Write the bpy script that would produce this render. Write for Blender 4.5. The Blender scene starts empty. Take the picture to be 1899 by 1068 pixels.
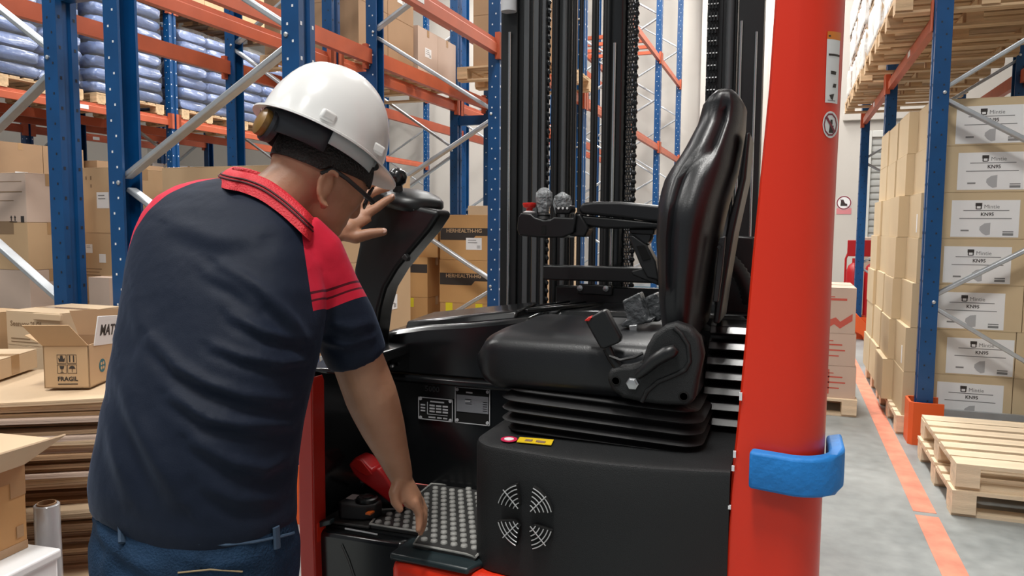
import bpy, bmesh, math, random
from mathutils import Vector, Matrix, Euler
random.seed(7)
SC = bpy.context.scene
COL = SC.collection
F=1400.0; CX,CY=949.5,534.0; CAMH=1.35
YAW=math.radians(19.95); PITCH=math.radians(4.66); ROLL=math.radians(0.4)
def _basis():
    cy,sy,cp,sp=math.cos(YAW),math.sin(YAW),math.cos(PITCH),math.sin(PITCH)
    fw=(-sy*cp,cy*cp,-sp); r=(cy,sy,0.0)
    u=(r[1]*fw[2]-r[2]*fw[1], r[2]*fw[0]-r[0]*fw[2], r[0]*fw[1]-r[1]*fw[0])
    c,s=math.cos(ROLL),math.sin(ROLL)
    r2=tuple(c*r[i]+s*u[i] for i in range(3)); u2=tuple(c*u[i]-s*r[i] for i in range(3))
    return fw,r2,u2
FW,RT,UP=_basis()
def ray(px,py):
    a=(px-CX)/F; b=(CY-py)/F
    return tuple(FW[i]+a*RT[i]+b*UP[i] for i in range(3))
def PC(px,py,d):
    v=ray(px,py); return (v[0]*d,v[1]*d,CAMH+v[2]*d)
def PY(px,py,Y):
    v=ray(px,py); t=Y/v[1]; return (v[0]*t,Y,CAMH+v[2]*t)
def PX(px,py,X):
    v=ray(px,py); t=X/v[0]; return (X,v[1]*t,CAMH+v[2]*t)
def PZ(px,py,Z):
    v=ray(px,py); t=(Z-CAMH)/v[2]; return (v[0]*t,v[1]*t,Z)
def proj(x,y,z):
    z=z-CAMH; d=[FW[0]*x+FW[1]*y+FW[2]*z,RT[0]*x+RT[1]*y+RT[2]*z,UP[0]*x+UP[1]*y+UP[2]*z]
    return (CX+F*d[1]/d[0],CY-F*d[2]/d[0],d[0])

# ---------------------------------------------------------------- camera
_cd = bpy.data.cameras.new('camera'); CAM = bpy.data.objects.new('camera', _cd); COL.objects.link(CAM)
_cd.sensor_width = 36.0; _cd.lens = 36.0 * F / 1899.0; _cd.clip_start = 0.05; _cd.clip_end = 200
CAM.matrix_world = Matrix(((RT[0], UP[0], -FW[0], 0), (RT[1], UP[1], -FW[1], 0), (RT[2], UP[2], -FW[2], CAMH), (0, 0, 0, 1)))
SC.camera = CAM
# ---------------------------------------------------------------- world, lights, exposure
W = bpy.data.worlds.new('world'); SC.world = W; W.use_nodes = True
W.node_tree.nodes['Background'].inputs[0].default_value = (0.92, 0.96, 1.0, 1)
W.node_tree.nodes['Background'].inputs[1].default_value = 0.22
SC.view_settings.view_transform = 'Standard'; SC.view_settings.look = 'None'
SC.view_settings.gamma = 1.0; SC.view_settings.use_curve_mapping = False
SC.view_settings.exposure = 0.18
LAMPS = [(-0.55, -0.2), (-0.55, 5.7), (-0.55, 8.6), (-0.55, 11.5), (-0.55, 14.2), (-6.0, 1.5), (-6.0, 5.5), (-6.0, 9.5), (-6.0, 13.5), (-3.3, 9.6), (-0.55, -3.4), (-4.6, -2.6)]  # last two, behind the camera, are added to light upright faces
LAMP_Z = 7.1
for i, (x, y) in enumerate(LAMPS):
    ld = bpy.data.lights.new('lamp_light', 'AREA'); ld.shape = 'RECTANGLE'; ld.size = 0.75; ld.size_y = 1.5
    ld.energy = (240, 190, 160, 160, 160)[i] if i < 5 else (150 if i < 10 else 75); ld.color = (1.0, 0.98, 0.94)
    lo = bpy.data.objects.new('lamp_light', ld); lo.location = (x, y, LAMP_Z - 0.09); COL.objects.link(lo)
# ---------------------------------------------------------------- helpers
def new_mat(name): 
    m = bpy.data.materials.new(name); m.use_nodes = True
    return m, m.node_tree.nodes, m.node_tree.links, m.node_tree.nodes['Principled BSDF']
def mat(name, col, rough=0.5, metal=0.0, var=0.0, scale=8.0, bump=0.0, bscale=None, coat=0.0, alpha=1.0, trans=0.0, emit=None, stretch=(1, 1, 1), spec=None, detail=4):
    m, N, L, B = new_mat(name)
    B.inputs['Base Color'].default_value = (*col, 1); B.inputs['Roughness'].default_value = rough
    B.inputs['Metallic'].default_value = metal
    if coat: B.inputs['Coat Weight'].default_value = coat; B.inputs['Coat Roughness'].default_value = 0.15
    if trans: B.inputs['Transmission Weight'].default_value = trans
    if alpha < 1: B.inputs['Alpha'].default_value = alpha
    if spec is not None: B.inputs['Specular IOR Level'].default_value = spec
    if emit: B.inputs['Emission Color'].default_value = (*emit[:3], 1); B.inputs['Emission Strength'].default_value = emit[3]
    if var or bump:
        tc = N.new('ShaderNodeTexCoord'); mp = N.new('ShaderNodeMapping'); mp.inputs['Scale'].default_value = stretch
        L.new(tc.outputs['Object'], mp.inputs['Vector'])
    if var:
        nz = N.new('ShaderNodeTexNoise'); nz.inputs['Scale'].default_value = scale; nz.inputs['Detail'].default_value = detail
        L.new(mp.outputs[0], nz.inputs['Vector'])
        rp = N.new('ShaderNodeValToRGB'); rp.color_ramp.elements[0].position = 0.3; rp.color_ramp.elements[1].position = 0.7
        rp.color_ramp.elements[0].color = (*[c * (1 - var) for c in col], 1); rp.color_ramp.elements[1].color = (*[min(1, c * (1 + var)) for c in col], 1)
        L.new(nz.outputs[0], rp.inputs[0]); L.new(rp.outputs[0], B.inputs['Base Color'])
    if bump:
        n2 = N.new('ShaderNodeTexNoise'); n2.inputs['Scale'].default_value = bscale or scale * 4; n2.inputs['Detail'].default_value = 3
        bp = N.new('ShaderNodeBump'); bp.inputs['Strength'].default_value = bump; bp.inputs['Distance'].default_value = 0.02
        L.new(mp.outputs[0], n2.inputs['Vector']); L.new(n2.outputs[0], bp.inputs['Height']); L.new(bp.outputs[0], B.inputs['Normal'])
    return m
M = {}
def V3(*a): return Vector(a[0] if len(a) == 1 else a)
class MB:
    def __init__(s): s.v = []; s.f = []; s.m = []
    def add(s, vs, fs, m=0):
        o = len(s.v); s.v += [tuple(v) for v in vs]; s.f += [tuple(o + i for i in f) for f in fs]; s.m += [m] * len(fs); return s
    BF = [(0, 3, 2, 1), (4, 5, 6, 7), (0, 1, 5, 4), (1, 2, 6, 5), (2, 3, 7, 6), (3, 0, 4, 7)]
    def box(s, x0, y0, z0, x1, y1, z1, m=0):
        return s.add([(x0, y0, z0), (x1, y0, z0), (x1, y1, z0), (x0, y1, z0), (x0, y0, z1), (x1, y0, z1), (x1, y1, z1), (x0, y1, z1)], s.BF, m)
    def cbox(s, c, sz, mx=None, m=0):
        h = [a / 2 for a in sz]; c = Vector(c)
        vs = [Vector((sx * h[0], sy * h[1], sz_ * h[2])) for sz_ in (-1, 1) for sx, sy in ((-1, -1), (1, -1), (1, 1), (-1, 1))]
        if mx is not None: vs = [mx @ v for v in vs]
        return s.add([v + c for v in vs], s.BF, m)
    def bar(s, p0, p1, w, h, up=(0, 0, 1), m=0):
        p0 = Vector(p0); p1 = Vector(p1); d = (p1 - p0).normalized(); u = Vector(up)
        sd = d.cross(u).normalized(); u = sd.cross(d)
        vs = [p + sd * a * w / 2 + u * b * h / 2 for p in (p0, p1) for a, b in ((-1, -1), (1, -1), (1, 1), (-1, 1))]
        return s.add(vs, s.BF, m)
    def prism(s, poly, fn, d0, d1, m=0):
        n = len(poly); vs = [fn(a, b, d0) for a, b in poly] + [fn(a, b, d1) for a, b in poly]
        fs = [tuple(range(n))[::-1], tuple(range(n, 2 * n))] + [(i, (i + 1) % n, n + (i + 1) % n, n + i) for i in range(n)]
        return s.add(vs, fs, m)
    def loft(s, rings, cap=True, m=0, closed=True):
        n = len(rings[0]); vs = [p for r in rings for p in r]; fs = []
        for k in range(len(rings) - 1):
            for i in range(n if closed else n - 1):
                j = (i + 1) % n; fs.append((k * n + i, k * n + j, (k + 1) * n + j, (k + 1) * n + i))
        if cap: fs.append(tuple(range(n))[::-1]); fs.append(tuple((len(rings) - 1) * n + i for i in range(n)))
        return s.add(vs, fs, m)
    def tube(s, path, rad, n=10, m=0, cap=True, flat=None):
        path = [Vector(p) for p in path]; k = len(path)
        if not isinstance(rad, (list, tuple)): rad = [rad] * k
        rings = []; ref = None
        for i, p in enumerate(path):
            d = (path[min(i + 1, k - 1)] - path[max(i - 1, 0)]).normalized()
            if ref is None: ref = Vector((0, 0, 1)) if abs(d.z) < 0.9 else Vector((1, 0, 0))
            a = d.cross(ref).normalized(); b = a.cross(d).normalized(); ref = b
            r = rad[i]; ra, rb = r if isinstance(r, (tuple, list)) else (r, r)
            rings.append([p + a * math.cos(t) * ra + b * math.sin(t) * rb for t in [2 * math.pi * q / n for q in range(n)]])
        return s.loft(rings, cap, m)
    def lathe(s, prof, n=24, c=(0, 0, 0), mx=None, m=0, cap=True):
        c = Vector(c); rings = []
        for r, z in prof:
            rg = [Vector((r * math.cos(2 * math.pi * q / n), r * math.sin(2 * math.pi * q / n), z)) for q in range(n)]
            rings.append([(mx @ v if mx is not None else v) + c for v in rg])
        return s.loft(rings, cap, m)
    def ell(s, c, r, mx=None, n=20, k=12, m=0):
        prof = [(max(math.sin(math.pi * i / k), 0.002), -math.cos(math.pi * i / k)) for i in range(k + 1)]
        c = Vector(c); rings = []
        for a, z in prof:
            rg = [Vector((r[0] * a * math.cos(2 * math.pi * q / n), r[1] * a * math.sin(2 * math.pi * q / n), r[2] * z)) for q in range(n)]
            rings.append([(mx @ v if mx is not None else v) + c for v in rg])
        return s.loft(rings, True, m)
    def mesh(s, name, mats, smooth=35):
        me = bpy.data.meshes.new(name); me.from_pydata(s.v, [], s.f)
        for mm in (mats if isinstance(mats, (list, tuple)) else [mats]): me.materials.append(M[mm] if isinstance(mm, str) else mm)
        if any(s.m): me.polygons.foreach_set('material_index', s.m)
        bm = bmesh.new(); bm.from_mesh(me); bmesh.ops.recalc_face_normals(bm, faces=bm.faces); bm.to_mesh(me); bm.free()
        if smooth:
            me.polygons.foreach_set('use_smooth', [True] * len(me.polygons)); me.set_sharp_from_angle(angle=math.radians(smooth))
        return me
    def build(s, name, mats, parent=None, smooth=35, bevel=0, seg=2, sub=0, local=False):
        return place(s.mesh(name, mats, smooth), name, parent, bevel, seg, sub, local)
def place(me, name, parent=None, bevel=0, seg=2, sub=0, local=False):
    o = bpy.data.objects.new(name, me); COL.objects.link(o)
    if parent is not None:
        o.parent = parent
        if not local: o.matrix_parent_inverse = wmat(parent).inverted()
    if bevel:
        b = o.modifiers.new('bevel', 'BEVEL'); b.width = bevel; b.segments = seg; b.limit_method = 'ANGLE'; b.angle_limit = math.radians(40)
        b.harden_normals = False
    if sub:
        b = o.modifiers.new('subsurf', 'SUBSURF'); b.levels = sub; b.render_levels = sub
    return o
def wmat(o):
    m = Matrix.Translation(o.location) @ o.rotation_euler.to_matrix().to_4x4()
    return wmat(o.parent) @ o.matrix_parent_inverse @ m if o.parent else m
def tag(o, label=None, cat=None, group=None, kind=None):
    if label: o['label'] = label
    if cat: o['category'] = cat
    if group: o['group'] = group
    if kind: o['kind'] = kind
    return o
def empty(name, loc, rz=0, label=None, cat=None, group=None):
    o = bpy.data.objects.new(name, None); COL.objects.link(o); o.location = loc; o.rotation_euler = (0, 0, rz)
    o.empty_display_size = 0.1
    return tag(o, label, cat, group)
def copy_tree(o, parent=None):
    c = o.copy(); COL.objects.link(c)
    for k in ('label', 'group', 'category'):
        pass
    if parent is not None: c.parent = parent
    for ch in list(o.children): copy_tree(ch, c)
    return c
def baked(o, smooth=None):
    dg = bpy.context.evaluated_depsgraph_get(); me = bpy.data.meshes.new_from_object(o.evaluated_get(dg)); return me
def remesh(mb, name, mats, vox, smooth_it=6, sub=0):
    me = mb.mesh(name + '_src', mats, 0); o = bpy.data.objects.new(name + '_src', me); COL.objects.link(o)
    r = o.modifiers.new('r', 'REMESH'); r.mode = 'VOXEL'; r.voxel_size = vox; r.use_smooth_shade = True
    if smooth_it: s = o.modifiers.new('s', 'SMOOTH'); s.factor = 0.5; s.iterations = smooth_it
    out = baked(o); out.name = name; bpy.data.objects.remove(o); bpy.data.meshes.remove(me)
    out.polygons.foreach_set('use_smooth', [True] * len(out.polygons))
    return out
_txt = {}
def text_mesh(s, size, matname, ext=0.0006, bold=False):
    cu = bpy.data.curves.new('t', 'FONT'); cu.body = s; cu.size = size; cu.extrude = ext; cu.align_x = 'CENTER'; cu.align_y = 'CENTER'; cu.resolution_u = 2
    if bold: cu.offset = size * 0.02
    o = bpy.data.objects.new('t', cu); COL.objects.link(o); me = baked(o); bpy.data.objects.remove(o)
    me.materials.clear(); me.materials.append(M[matname]); return me
def text(s, size, matname, parent, mx, name='lettering', local=True, sx=1, bold=False):
    me = text_mesh(s, size, matname, bold=bold); me.transform(mx @ Matrix.Diagonal((sx, 1, 1, 1)))
    return place(me, name, parent, local=local)
# face frames: map (u right, v up) on a face seen from outside
def face_mx(face, x, y, z):
    """matrix for a flat thing lying on a box face; local x = right seen from outside, local y = up"""
    R = {'-y': ((1, 0, 0), (0, 0, 1), (0, -1, 0)), '+x': ((0, 1, 0), (0, 0, 1), (1, 0, 0)), '-x': ((0, -1, 0), (0, 0, 1), (-1, 0, 0)), '+z': ((1, 0, 0), (0, 1, 0), (0, 0, 1))}[face]
    m = Matrix((R[0], R[1], R[2])).transposed().to_4x4(); m.translation = (x, y, z); return m
def patch(mb, mx, u0, v0, u1, v1, t=0.0012, m=0):
    vs = [mx @ Vector(p) for p in ((u0, v0, 0), (u1, v0, 0), (u1, v1, 0), (u0, v1, 0), (u0, v0, t), (u1, v0, t), (u1, v1, t), (u0, v1, t))]
    return mb.add(vs, MB.BF, m)
# ---------------------------------------------------------------- materials
M['concrete'] = None
def concrete():
    m, N, L, B = new_mat('concrete floor')
    tc = N.new('ShaderNodeTexCoord'); n1 = N.new('ShaderNodeTexNoise'); n1.inputs['Scale'].default_value = 1.3; n1.inputs['Detail'].default_value = 8
    n2 = N.new('ShaderNodeTexNoise'); n2.inputs['Scale'].default_value = 14; n2.inputs['Detail'].default_value = 5
    L.new(tc.outputs['Object'], n1.inputs['Vector']); L.new(tc.outputs['Object'], n2.inputs['Vector'])
    r = N.new('ShaderNodeValToRGB'); r.color_ramp.elements[0].position = 0.3; r.color_ramp.elements[1].position = 0.72
    r.color_ramp.elements[0].color = (0.15, 0.168, 0.168, 1); r.color_ramp.elements[1].color = (0.40, 0.42, 0.41, 1)
    mx = N.new('ShaderNodeMix'); mx.data_type = 'FLOAT'; mx.inputs['Factor'].default_value = 0.3
    L.new(n1.outputs[0], mx.inputs['A']); L.new(n2.outputs[0], mx.inputs['B']); L.new(mx.outputs['Result'], r.inputs[0]); L.new(r.outputs[0], B.inputs['Base Color'])
    B.inputs['Roughness'].default_value = 0.42
    rr = N.new('ShaderNodeMapRange'); rr.inputs['To Min'].default_value = 0.3; rr.inputs['To Max'].default_value = 0.6; L.new(n2.outputs[0], rr.inputs['Value']); L.new(rr.outputs[0], B.inputs['Roughness'])
    return m
M['concrete'] = concrete()
M['wall'] = mat('painted wall', (0.55, 0.515, 0.47), 0.7, var=0.04, scale=0.7)
M['ceil'] = mat('ceiling panel', (0.75, 0.75, 0.75), 0.8)
M['skirt'] = mat('blue skirting', (0.08, 0.25, 0.36), 0.5)
M['line'] = mat('orange floor paint', (0.74, 0.26, 0.165), 0.5, var=0.2, scale=9)
M['shutter'] = mat('grey shutter', (0.42, 0.42, 0.40), 0.5)
M['doorframe'] = mat('pale frame', (0.62, 0.62, 0.58), 0.5)
M['blue'] = mat('blue rack paint', (0.003, 0.060, 0.19), 0.34, var=0.12, scale=6)
M['hole'] = mat('painted slot light', (0.75, 0.78, 0.82), 0.4)  # pale patches painting the light that shows through the slots
M['holed'] = mat('dark slot', (0.01, 0.015, 0.03), 0.6)
M['orange'] = mat('orange beam paint', (0.50, 0.105, 0.045), 0.42, var=0.10, scale=5)
M['orange2'] = mat('orange guard paint', (0.75, 0.11, 0.02), 0.45)
M['galv'] = mat('galvanised steel', (0.50, 0.53, 0.56), 0.42, metal=0.7, var=0.1, scale=10)
M['wood'] = mat('pallet wood', (0.62, 0.43, 0.25), 0.75, var=0.22, scale=3.5, stretch=(1, 8, 8), bump=0.15, bscale=30)
M['wood2'] = mat('pale pallet wood', (0.75, 0.60, 0.42), 0.75, var=0.15, scale=3.5, stretch=(1, 8, 8), bump=0.15, bscale=30)
M['kraft'] = mat('kraft cardboard', (0.53, 0.355, 0.20), 0.75, var=0.06, scale=2.5)
M['kraft_d'] = mat('brown cardboard', (0.36, 0.22, 0.12), 0.75, var=0.08, scale=2.5)
M['kraft_l'] = mat('pale cardboard', (0.62, 0.46, 0.30), 0.75, var=0.05, scale=2.5)
M['kraft_b'] = mat('beige cardboard', (0.58, 0.45, 0.28), 0.7, var=0.04, scale=2.5)
M['kraft_o'] = mat('amber cardboard', (0.56, 0.31, 0.12), 0.7, var=0.06, scale=2.5)
M['kraft_p'] = mat('pinkish cardboard', (0.55, 0.42, 0.34), 0.75, var=0.05, scale=2.5)
M['ptape'] = mat('packing tape', (0.42, 0.26, 0.13), 0.25, coat=0.4)
M['ink'] = mat('dark print', (0.035, 0.028, 0.025), 0.6)
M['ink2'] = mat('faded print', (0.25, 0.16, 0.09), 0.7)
M['inkg'] = mat('grey print', (0.22, 0.22, 0.22), 0.7)
M['inkl'] = mat('light grey print', (0.42, 0.42, 0.43), 0.7)
M['redprint'] = mat('red print', (0.55, 0.10, 0.07), 0.7)
M['paper'] = mat('white paper', (0.80, 0.80, 0.80), 0.6, var=0.03, scale=4)
M['white'] = mat('white plastic', (0.82, 0.83, 0.84), 0.35)
M['yellow'] = mat('yellow tape', (0.80, 0.68, 0.03), 0.4)
M['bag'] = mat('blue woven sack', (0.105, 0.155, 0.31), 0.35, var=0.3, scale=5, bump=0.8, bscale=8, coat=0.5)
M['wrap'] = mat('white stretch film', (0.80, 0.79, 0.77), 0.22, var=0.12, scale=7, bump=0.7, bscale=14, coat=0.6)
M['film'] = mat('clear film', (0.85, 0.86, 0.88), 0.10, alpha=0.06, bump=0.8, bscale=16, coat=0.5)
# ---------------------------------------------------------------- setting
def struct(name, mb, m, **k):
    return tag(mb.build(name, m, **k), kind='structure')
WY = 15.7
tag(struct('floor', MB().box(-16, -6, -0.2, 6, WY + 0.3, 0), 'concrete'), 'smooth grey concrete warehouse floor')
tag(struct('wall_back', MB().box(-16, WY, 0, 6, WY + 0.3, 8.2), 'wall'), 'pale beige plastered end wall of the warehouse')
tag(struct('wall_left', MB().box(-16.3, -6, 0, -16, WY + 0.3, 8.2), 'wall'), 'pale side wall beyond the racks')
tag(struct('wall_right', MB().box(6, -6, 0, 6.3, WY + 0.3, 8.2), 'wall'), 'pale side wall behind the right rack')
tag(struct('ceiling', MB().box(-16.3, -6, 8.2, 6.3, WY + 0.3, 8.4), 'ceil'), 'white warehouse ceiling')
tag(struct('baseboard_back', MB().box(-16, WY - 0.02, 0, 6, WY, 0.12), 'skirt'), 'blue painted skirting along the end wall')
# pilasters on the end wall
for i, px in enumerate((1297, 1420)):
    x = PY(px, 300, WY)[0]
    tag(struct('trim_%d' % (i + 2), MB().box(x, WY - 0.22, 0.12, x + 0.75, WY, 8.2), 'wall', bevel=0.01), 'pale pilaster projecting from the end wall')
# ledge above door
a = PY(1563, 225, WY); b = PY(1640, 226, WY)
tag(struct('trim_4', MB().box(a[0], WY - 0.1, a[2], b[0] + 1.5, WY, a[2] + 0.16), 'wall', bevel=0.01), 'horizontal ledge on the end wall above the shutter door')
# roller shutter door
d0 = PY(1606, 500, WY)[0]; d1 = d0 + 1.9; dt = PY(1610, 255, WY)[2]
dr = tag(empty('door_1', (d0 + .9, WY, 0)), 'grey roller shutter door in the end wall', kind='structure')
MB().box(d0 - 0.12, WY - 0.06, 0, d0, WY, dt + .12).box(d1, WY - .06, 0, d1 + .12, WY, dt + .12).box(d0, WY - .06, dt, d1, WY, dt + .12).build('door_frame', 'doorframe', dr, bevel=.01)
k = 0; z = 0.02
while z < dt - .05:
    MB().prism([(0, 0), (.03, .02), (.035, .06), (.03, .1), (0, .12)], lambda u, v, d, z=z: (d, WY - u, z + v), d0, d1).build('shutter_slat', 'shutter', dr); z += 0.125
# floor line
fl = MB()
for y0, y1 in ((1.0, 3.93), (3.98, 6.1), (6.1, 14.5)):
    fl.box(0.615, y0, 0.0, 0.715, y1, 0.0015)
tag(struct('trim_1', fl, 'line'), 'orange painted line along the concrete aisle floor')
# ceiling lamps, the last two added behind the camera
for i, (x, y) in enumerate(LAMPS):
    l = empty('ceiling_lamp', (x, y, LAMP_Z), 0, 'long white ceiling lamp hanging over the warehouse', 'lamp', 'ceiling lamps above the picture')
    MB().box(-.42, -.8, -.06, .42, .8, .08).build('housing', 'white', l, bevel=.02, local=True)
    M.setdefault('glow', mat('lamp diffuser', (1, 1, 1), .5, emit=(1, .98, .94, 6)))
    MB().box(-.38, -.76, -.075, .38, .76, -.062).build('diffuser', 'glow', l, local=True)
    for yy in (-.6, .6): MB().tube([(0, yy, .08), (0, yy, 8.2 - LAMP_Z)], .008, 6).build('hanger', 'galv', l, local=True)
# ---------------------------------------------------------------- pallet racks
PH = 6.1
POST_POLY = [(-.045, -.06), (.045, -.06), (.045, -.024), (.030, -.018), (.030, .018), (.045, .024), (.045, .06), (-.045, .06), (-.045, .045), (.02, .04), (.02, -.04), (-.045, -.045)]
_post = MB().prism(POST_POLY, lambda a, b, d: (a, b, d), 0, PH).mesh('upright_post', 'blue', 30)
def hole_mesh(mname, both):
    mb = MB(); z = .12; k = 0
    while z < PH - .1:
        ox = .014 if k % 2 else -.014
        mb.box(ox - .0045, -.0612, z, ox + .0045, -.059, z + .011)          # y- side, two staggered rows
        if k % 2 == 0:
            for yy in (-.043, .043): mb.box(.044, yy - .006, z, .0462, yy + .006, z + .016)   # front web, two rows
        z += .075; k += 1
    return mb.mesh('slot_row', mname, 0)
_holes = hole_mesh('hole', True); _holesd = hole_mesh('holed', True)
_foot = MB().box(-.08, -.075, 0, .08, .075, .008).box(-.06, -.062, .008, .06, .062, .06).mesh('foot_plate', 'blue')
_bolt = MB().lathe([(.011, 0), (.011, .006), (.006, .009)], 8, mx=Matrix.Rotation(math.pi / 2, 3, 'X')).mesh('bolt', 'galv')
_guard = MB().prism([(-.10, -.11), (.070, -.11), (.092, -.085), (.092, .085), (.070, .11), (-.10, .11), (-.10, .095), (.062, .095), (.078, .075), (.078, -.075), (.062, -.095), (-.10, -.095)], lambda a, b, d: (a, b, d), 0, .27).mesh('foot_guard', 'orange2')
_beams = {}
def beam_mesh(L):
    k = round(L, 3)
    if k not in _beams:
        pr = [(-.022, -.055), (.026, -.055), (.026, .012), (.018, .020), (.018, .030), (.008, .034), (.008, .055), (-.022, .055)]
        _beams[k] = MB().prism(pr, lambda a, b, d: (a, d, b), 0, L).mesh('beam', 'orange', 30)
    return _beams[k]
_conn = MB().box(-.004, -.03, -.095, .034, .008, .095).box(.026, -.03, -.095, .034, .045, .095).mesh('beam_connector', 'orange')
_lab = MB().box(.0262, -.06, -.03, .0275, .06, .015).mesh('location_label', 'paper')
def sub(me, name, parent, loc=(0, 0, 0), rot=(0, 0, 0), bevel=0):
    o = bpy.data.objects.new(name, me); COL.objects.link(o); o.parent = parent; o.location = loc; o.rotation_euler = rot
    if bevel: b = o.modifiers.new('bevel', 'BEVEL'); b.width = bevel; b.segments = 2; b.limit_method = 'ANGLE'
    return o
def rack(label, X0, X1, Ys, levels, flip, guards=True, ph=0, bars=()):
    """X0 back line, X1 front (aisle) line; flip: front web faces -x"""
    root = empty('pallet_rack', ((X0 + X1) / 2, Ys[0], 0), 0, label, 'rack')
    cx = (X0 + X1) / 2; y0 = Ys[0]
    for i, Y in enumerate(Ys):
        for X in (X0, X1):
            front = (X == X1); web = (1 if front else -1) * (-1 if flip else 1)
            p = sub(_post, 'upright_post', root, (X - cx, Y - y0, 0)); p.scale = (web, 1, 1)
            if Y < 9 or front:
                h = sub(_holesd if flip else _holes, 'slot_row', p); h['kind'] = 'stuff'
            sub(_foot, 'foot_plate', p, (0, 0, 0))
            if front and guards: sub(_guard, 'foot_guard', p)
        # zigzag lattice: nodes at back .25,1.55,2.85 ; front .90,2.17,3.4
        zb = [.25, 1.55, 2.85, 4.15, 5.45]; zf = [.90, 2.18, 3.48, 4.78]
        if ph: zb, zf = [z for z in (.90, 2.18, 3.48, 4.78)], [.25, 1.55, 2.85, 4.15, 5.45]
        sx = 1 if X1 > X0 else -1
        A = X0 + sx * .02; B = X1 - sx * .02
        seq = []
        nodes = sorted([(z, 0) for z in zb] + [(z, 1) for z in zf])
        for (za, a), (zb_, b) in zip(nodes, nodes[1:]):
            pa = ((A, B)[a] - cx, Y - y0 + (.012 if a else -.012), za + .03); pb = ((A, B)[b] - cx, Y - y0 + (.012 if a else -.012), zb_ - .03)
            mb = MB(); mb.bar(pa, pb, .012 * 2.2, .058, up=(0, 1, 0)); 
            o = mb.build('brace', 'galv', root, local=True, bevel=.006)
        for z, a in nodes:
            if Y < 9: sub(_bolt, 'bolt', root, ((A, B)[a] - cx, Y - y0 - .06, z))
        MB().bar((A - cx, Y - y0, .2), (B - cx, Y - y0, .2), .03, .04).build('brace', 'galv', root, local=True)
    for i in range(len(Ys) - 1):
        for z in levels(i):
            for X in (X0, X1):
                front = (X == X1); web = (1 if front else -1) * (-1 if flip else 1)
                L = Ys[i + 1] - Ys[i] - .12
                b = sub(beam_mesh(L), 'beam', root, (X - cx + web * .012, Ys[i] - y0 + .06, z)); b.scale = (web, 1, 1)
                c = sub(_conn, 'beam_connector', b, (.012, L - .004, 0)); 
                c2 = sub(_conn, 'beam_connector', b, (.012, .004, 0)); c2.scale = (1, -1, 1)
                if front and Ys[i] < 9: sub(_lab, 'location_label', b, (0, L * .45, 0))
    for (yy, z) in bars:
        MB().bar((X0 - cx, yy - y0, z), (X1 - cx, yy - y0, z), .05, .05).build('pallet_support', 'orange', root, local=True)
    return root
YS = [2.90 + 2.44 * i for i in range(6)]
L1, L2, L3 = 2.665, 4.10, 5.52
XE, XB, XA, XO = -2.07, -3.10, -3.50, -4.46
RE = rack('blue and orange pallet rack facing the aisle behind the worker', XB, XE, YS, lambda i: (L1,) if i < 2 else (L1, L2), False, bars=((11.0, L2), (11.4, L2), (11.8, L2), (12.2, L2)))
RA = rack('blue and orange pallet rack backing onto the aisle rack, left of the worker', XA, XO, YS, lambda i: (L1,) if i < 2 else (L1, L2), True, guards=False, ph=1)
RF = rack('far pallet rack at the left loaded with blue sacks', -8.5, -7.5, [5.34 - 2.44, 5.34, 7.78, 10.22, 12.66, 15.1], lambda i: (L1, L2), False)
RG = rack('farthest pallet rack row at the left behind the sack rack', -9.1, -10.1, [2.9, 5.34, 7.78, 10.22], lambda i: (1.30, L1), False, guards=False)
RR = rack('blue and orange pallet rack on the right holding beige cartons', 1.85, .85, [5.34, 7.78, 10.22], lambda i: (L1,), True)
# row spacers tying the two back-to-back racks
for Y in YS[:3]:
    for z in (2.46,): MB().box(XA + .045, Y - .03, z, XB - .045, Y + .03, z + .1).build('row_spacer', 'blue', RE)
# ---------------------------------------------------------------- wooden pallets
ORD = ['topmost', 'second', 'third', 'fourth', 'fifth', 'sixth', 'seventh', 'eighth', 'ninth', 'tenth']
PLX, PLY, PLZ = 1.06, 1.0, .126
_pm = {}
def pallet(loc, label, group=None, wood='wood', rz=0, sx=1.0):
    if wood not in _pm:
        bd = {}
        bd['deck_board'] = MB().box(-PLX / 2, -.052, 0, PLX / 2, .052, .017).mesh('deck_board', wood, 0)
        bd['deck_edge'] = MB().box(-PLX / 2, -.065, 0, PLX / 2, .065, .017).mesh('deck_board', wood, 0)
        bd['stringer'] = MB().box(-.05, -PLY / 2, 0, .05, PLY / 2, .016).mesh('stringer_board', wood, 0)
        bd['block'] = MB().box(-.05, -.065, 0, .05, .065, .077).mesh('block', wood, 0)
        bd['base'] = MB().box(-PLX / 2, -.05, 0, PLX / 2, .05, .016).mesh('bottom_board', wood, 0)
        _pm[wood] = bd
    bd = _pm[wood]
    r = empty('wooden_pallet', loc, rz, label, 'pallet', group)
    ys = [-PLY / 2 + .065, -.30, -.15, 0, .15, .30, PLY / 2 - .065]
    for i, y in enumerate(ys):
        sub(bd['deck_edge' if i in (0, 6) else 'deck_board'], 'deck_board', r, (random.uniform(-.004, .004), y, PLZ - .017))
    for x in (-PLX / 2 + .05, 0, PLX / 2 - .05):
        sub(bd['stringer'], 'stringer_board', r, (x, 0, PLZ - .033))
        for y in (-PLY / 2 + .065, 0, PLY / 2 - .065): sub(bd['block'], 'block', r, (x, y, .016))
    for y in (-PLY / 2 + .065, 0, PLY / 2 - .065): sub(bd['base'], 'bottom_board', r, (0, y, 0))
    return r
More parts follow.
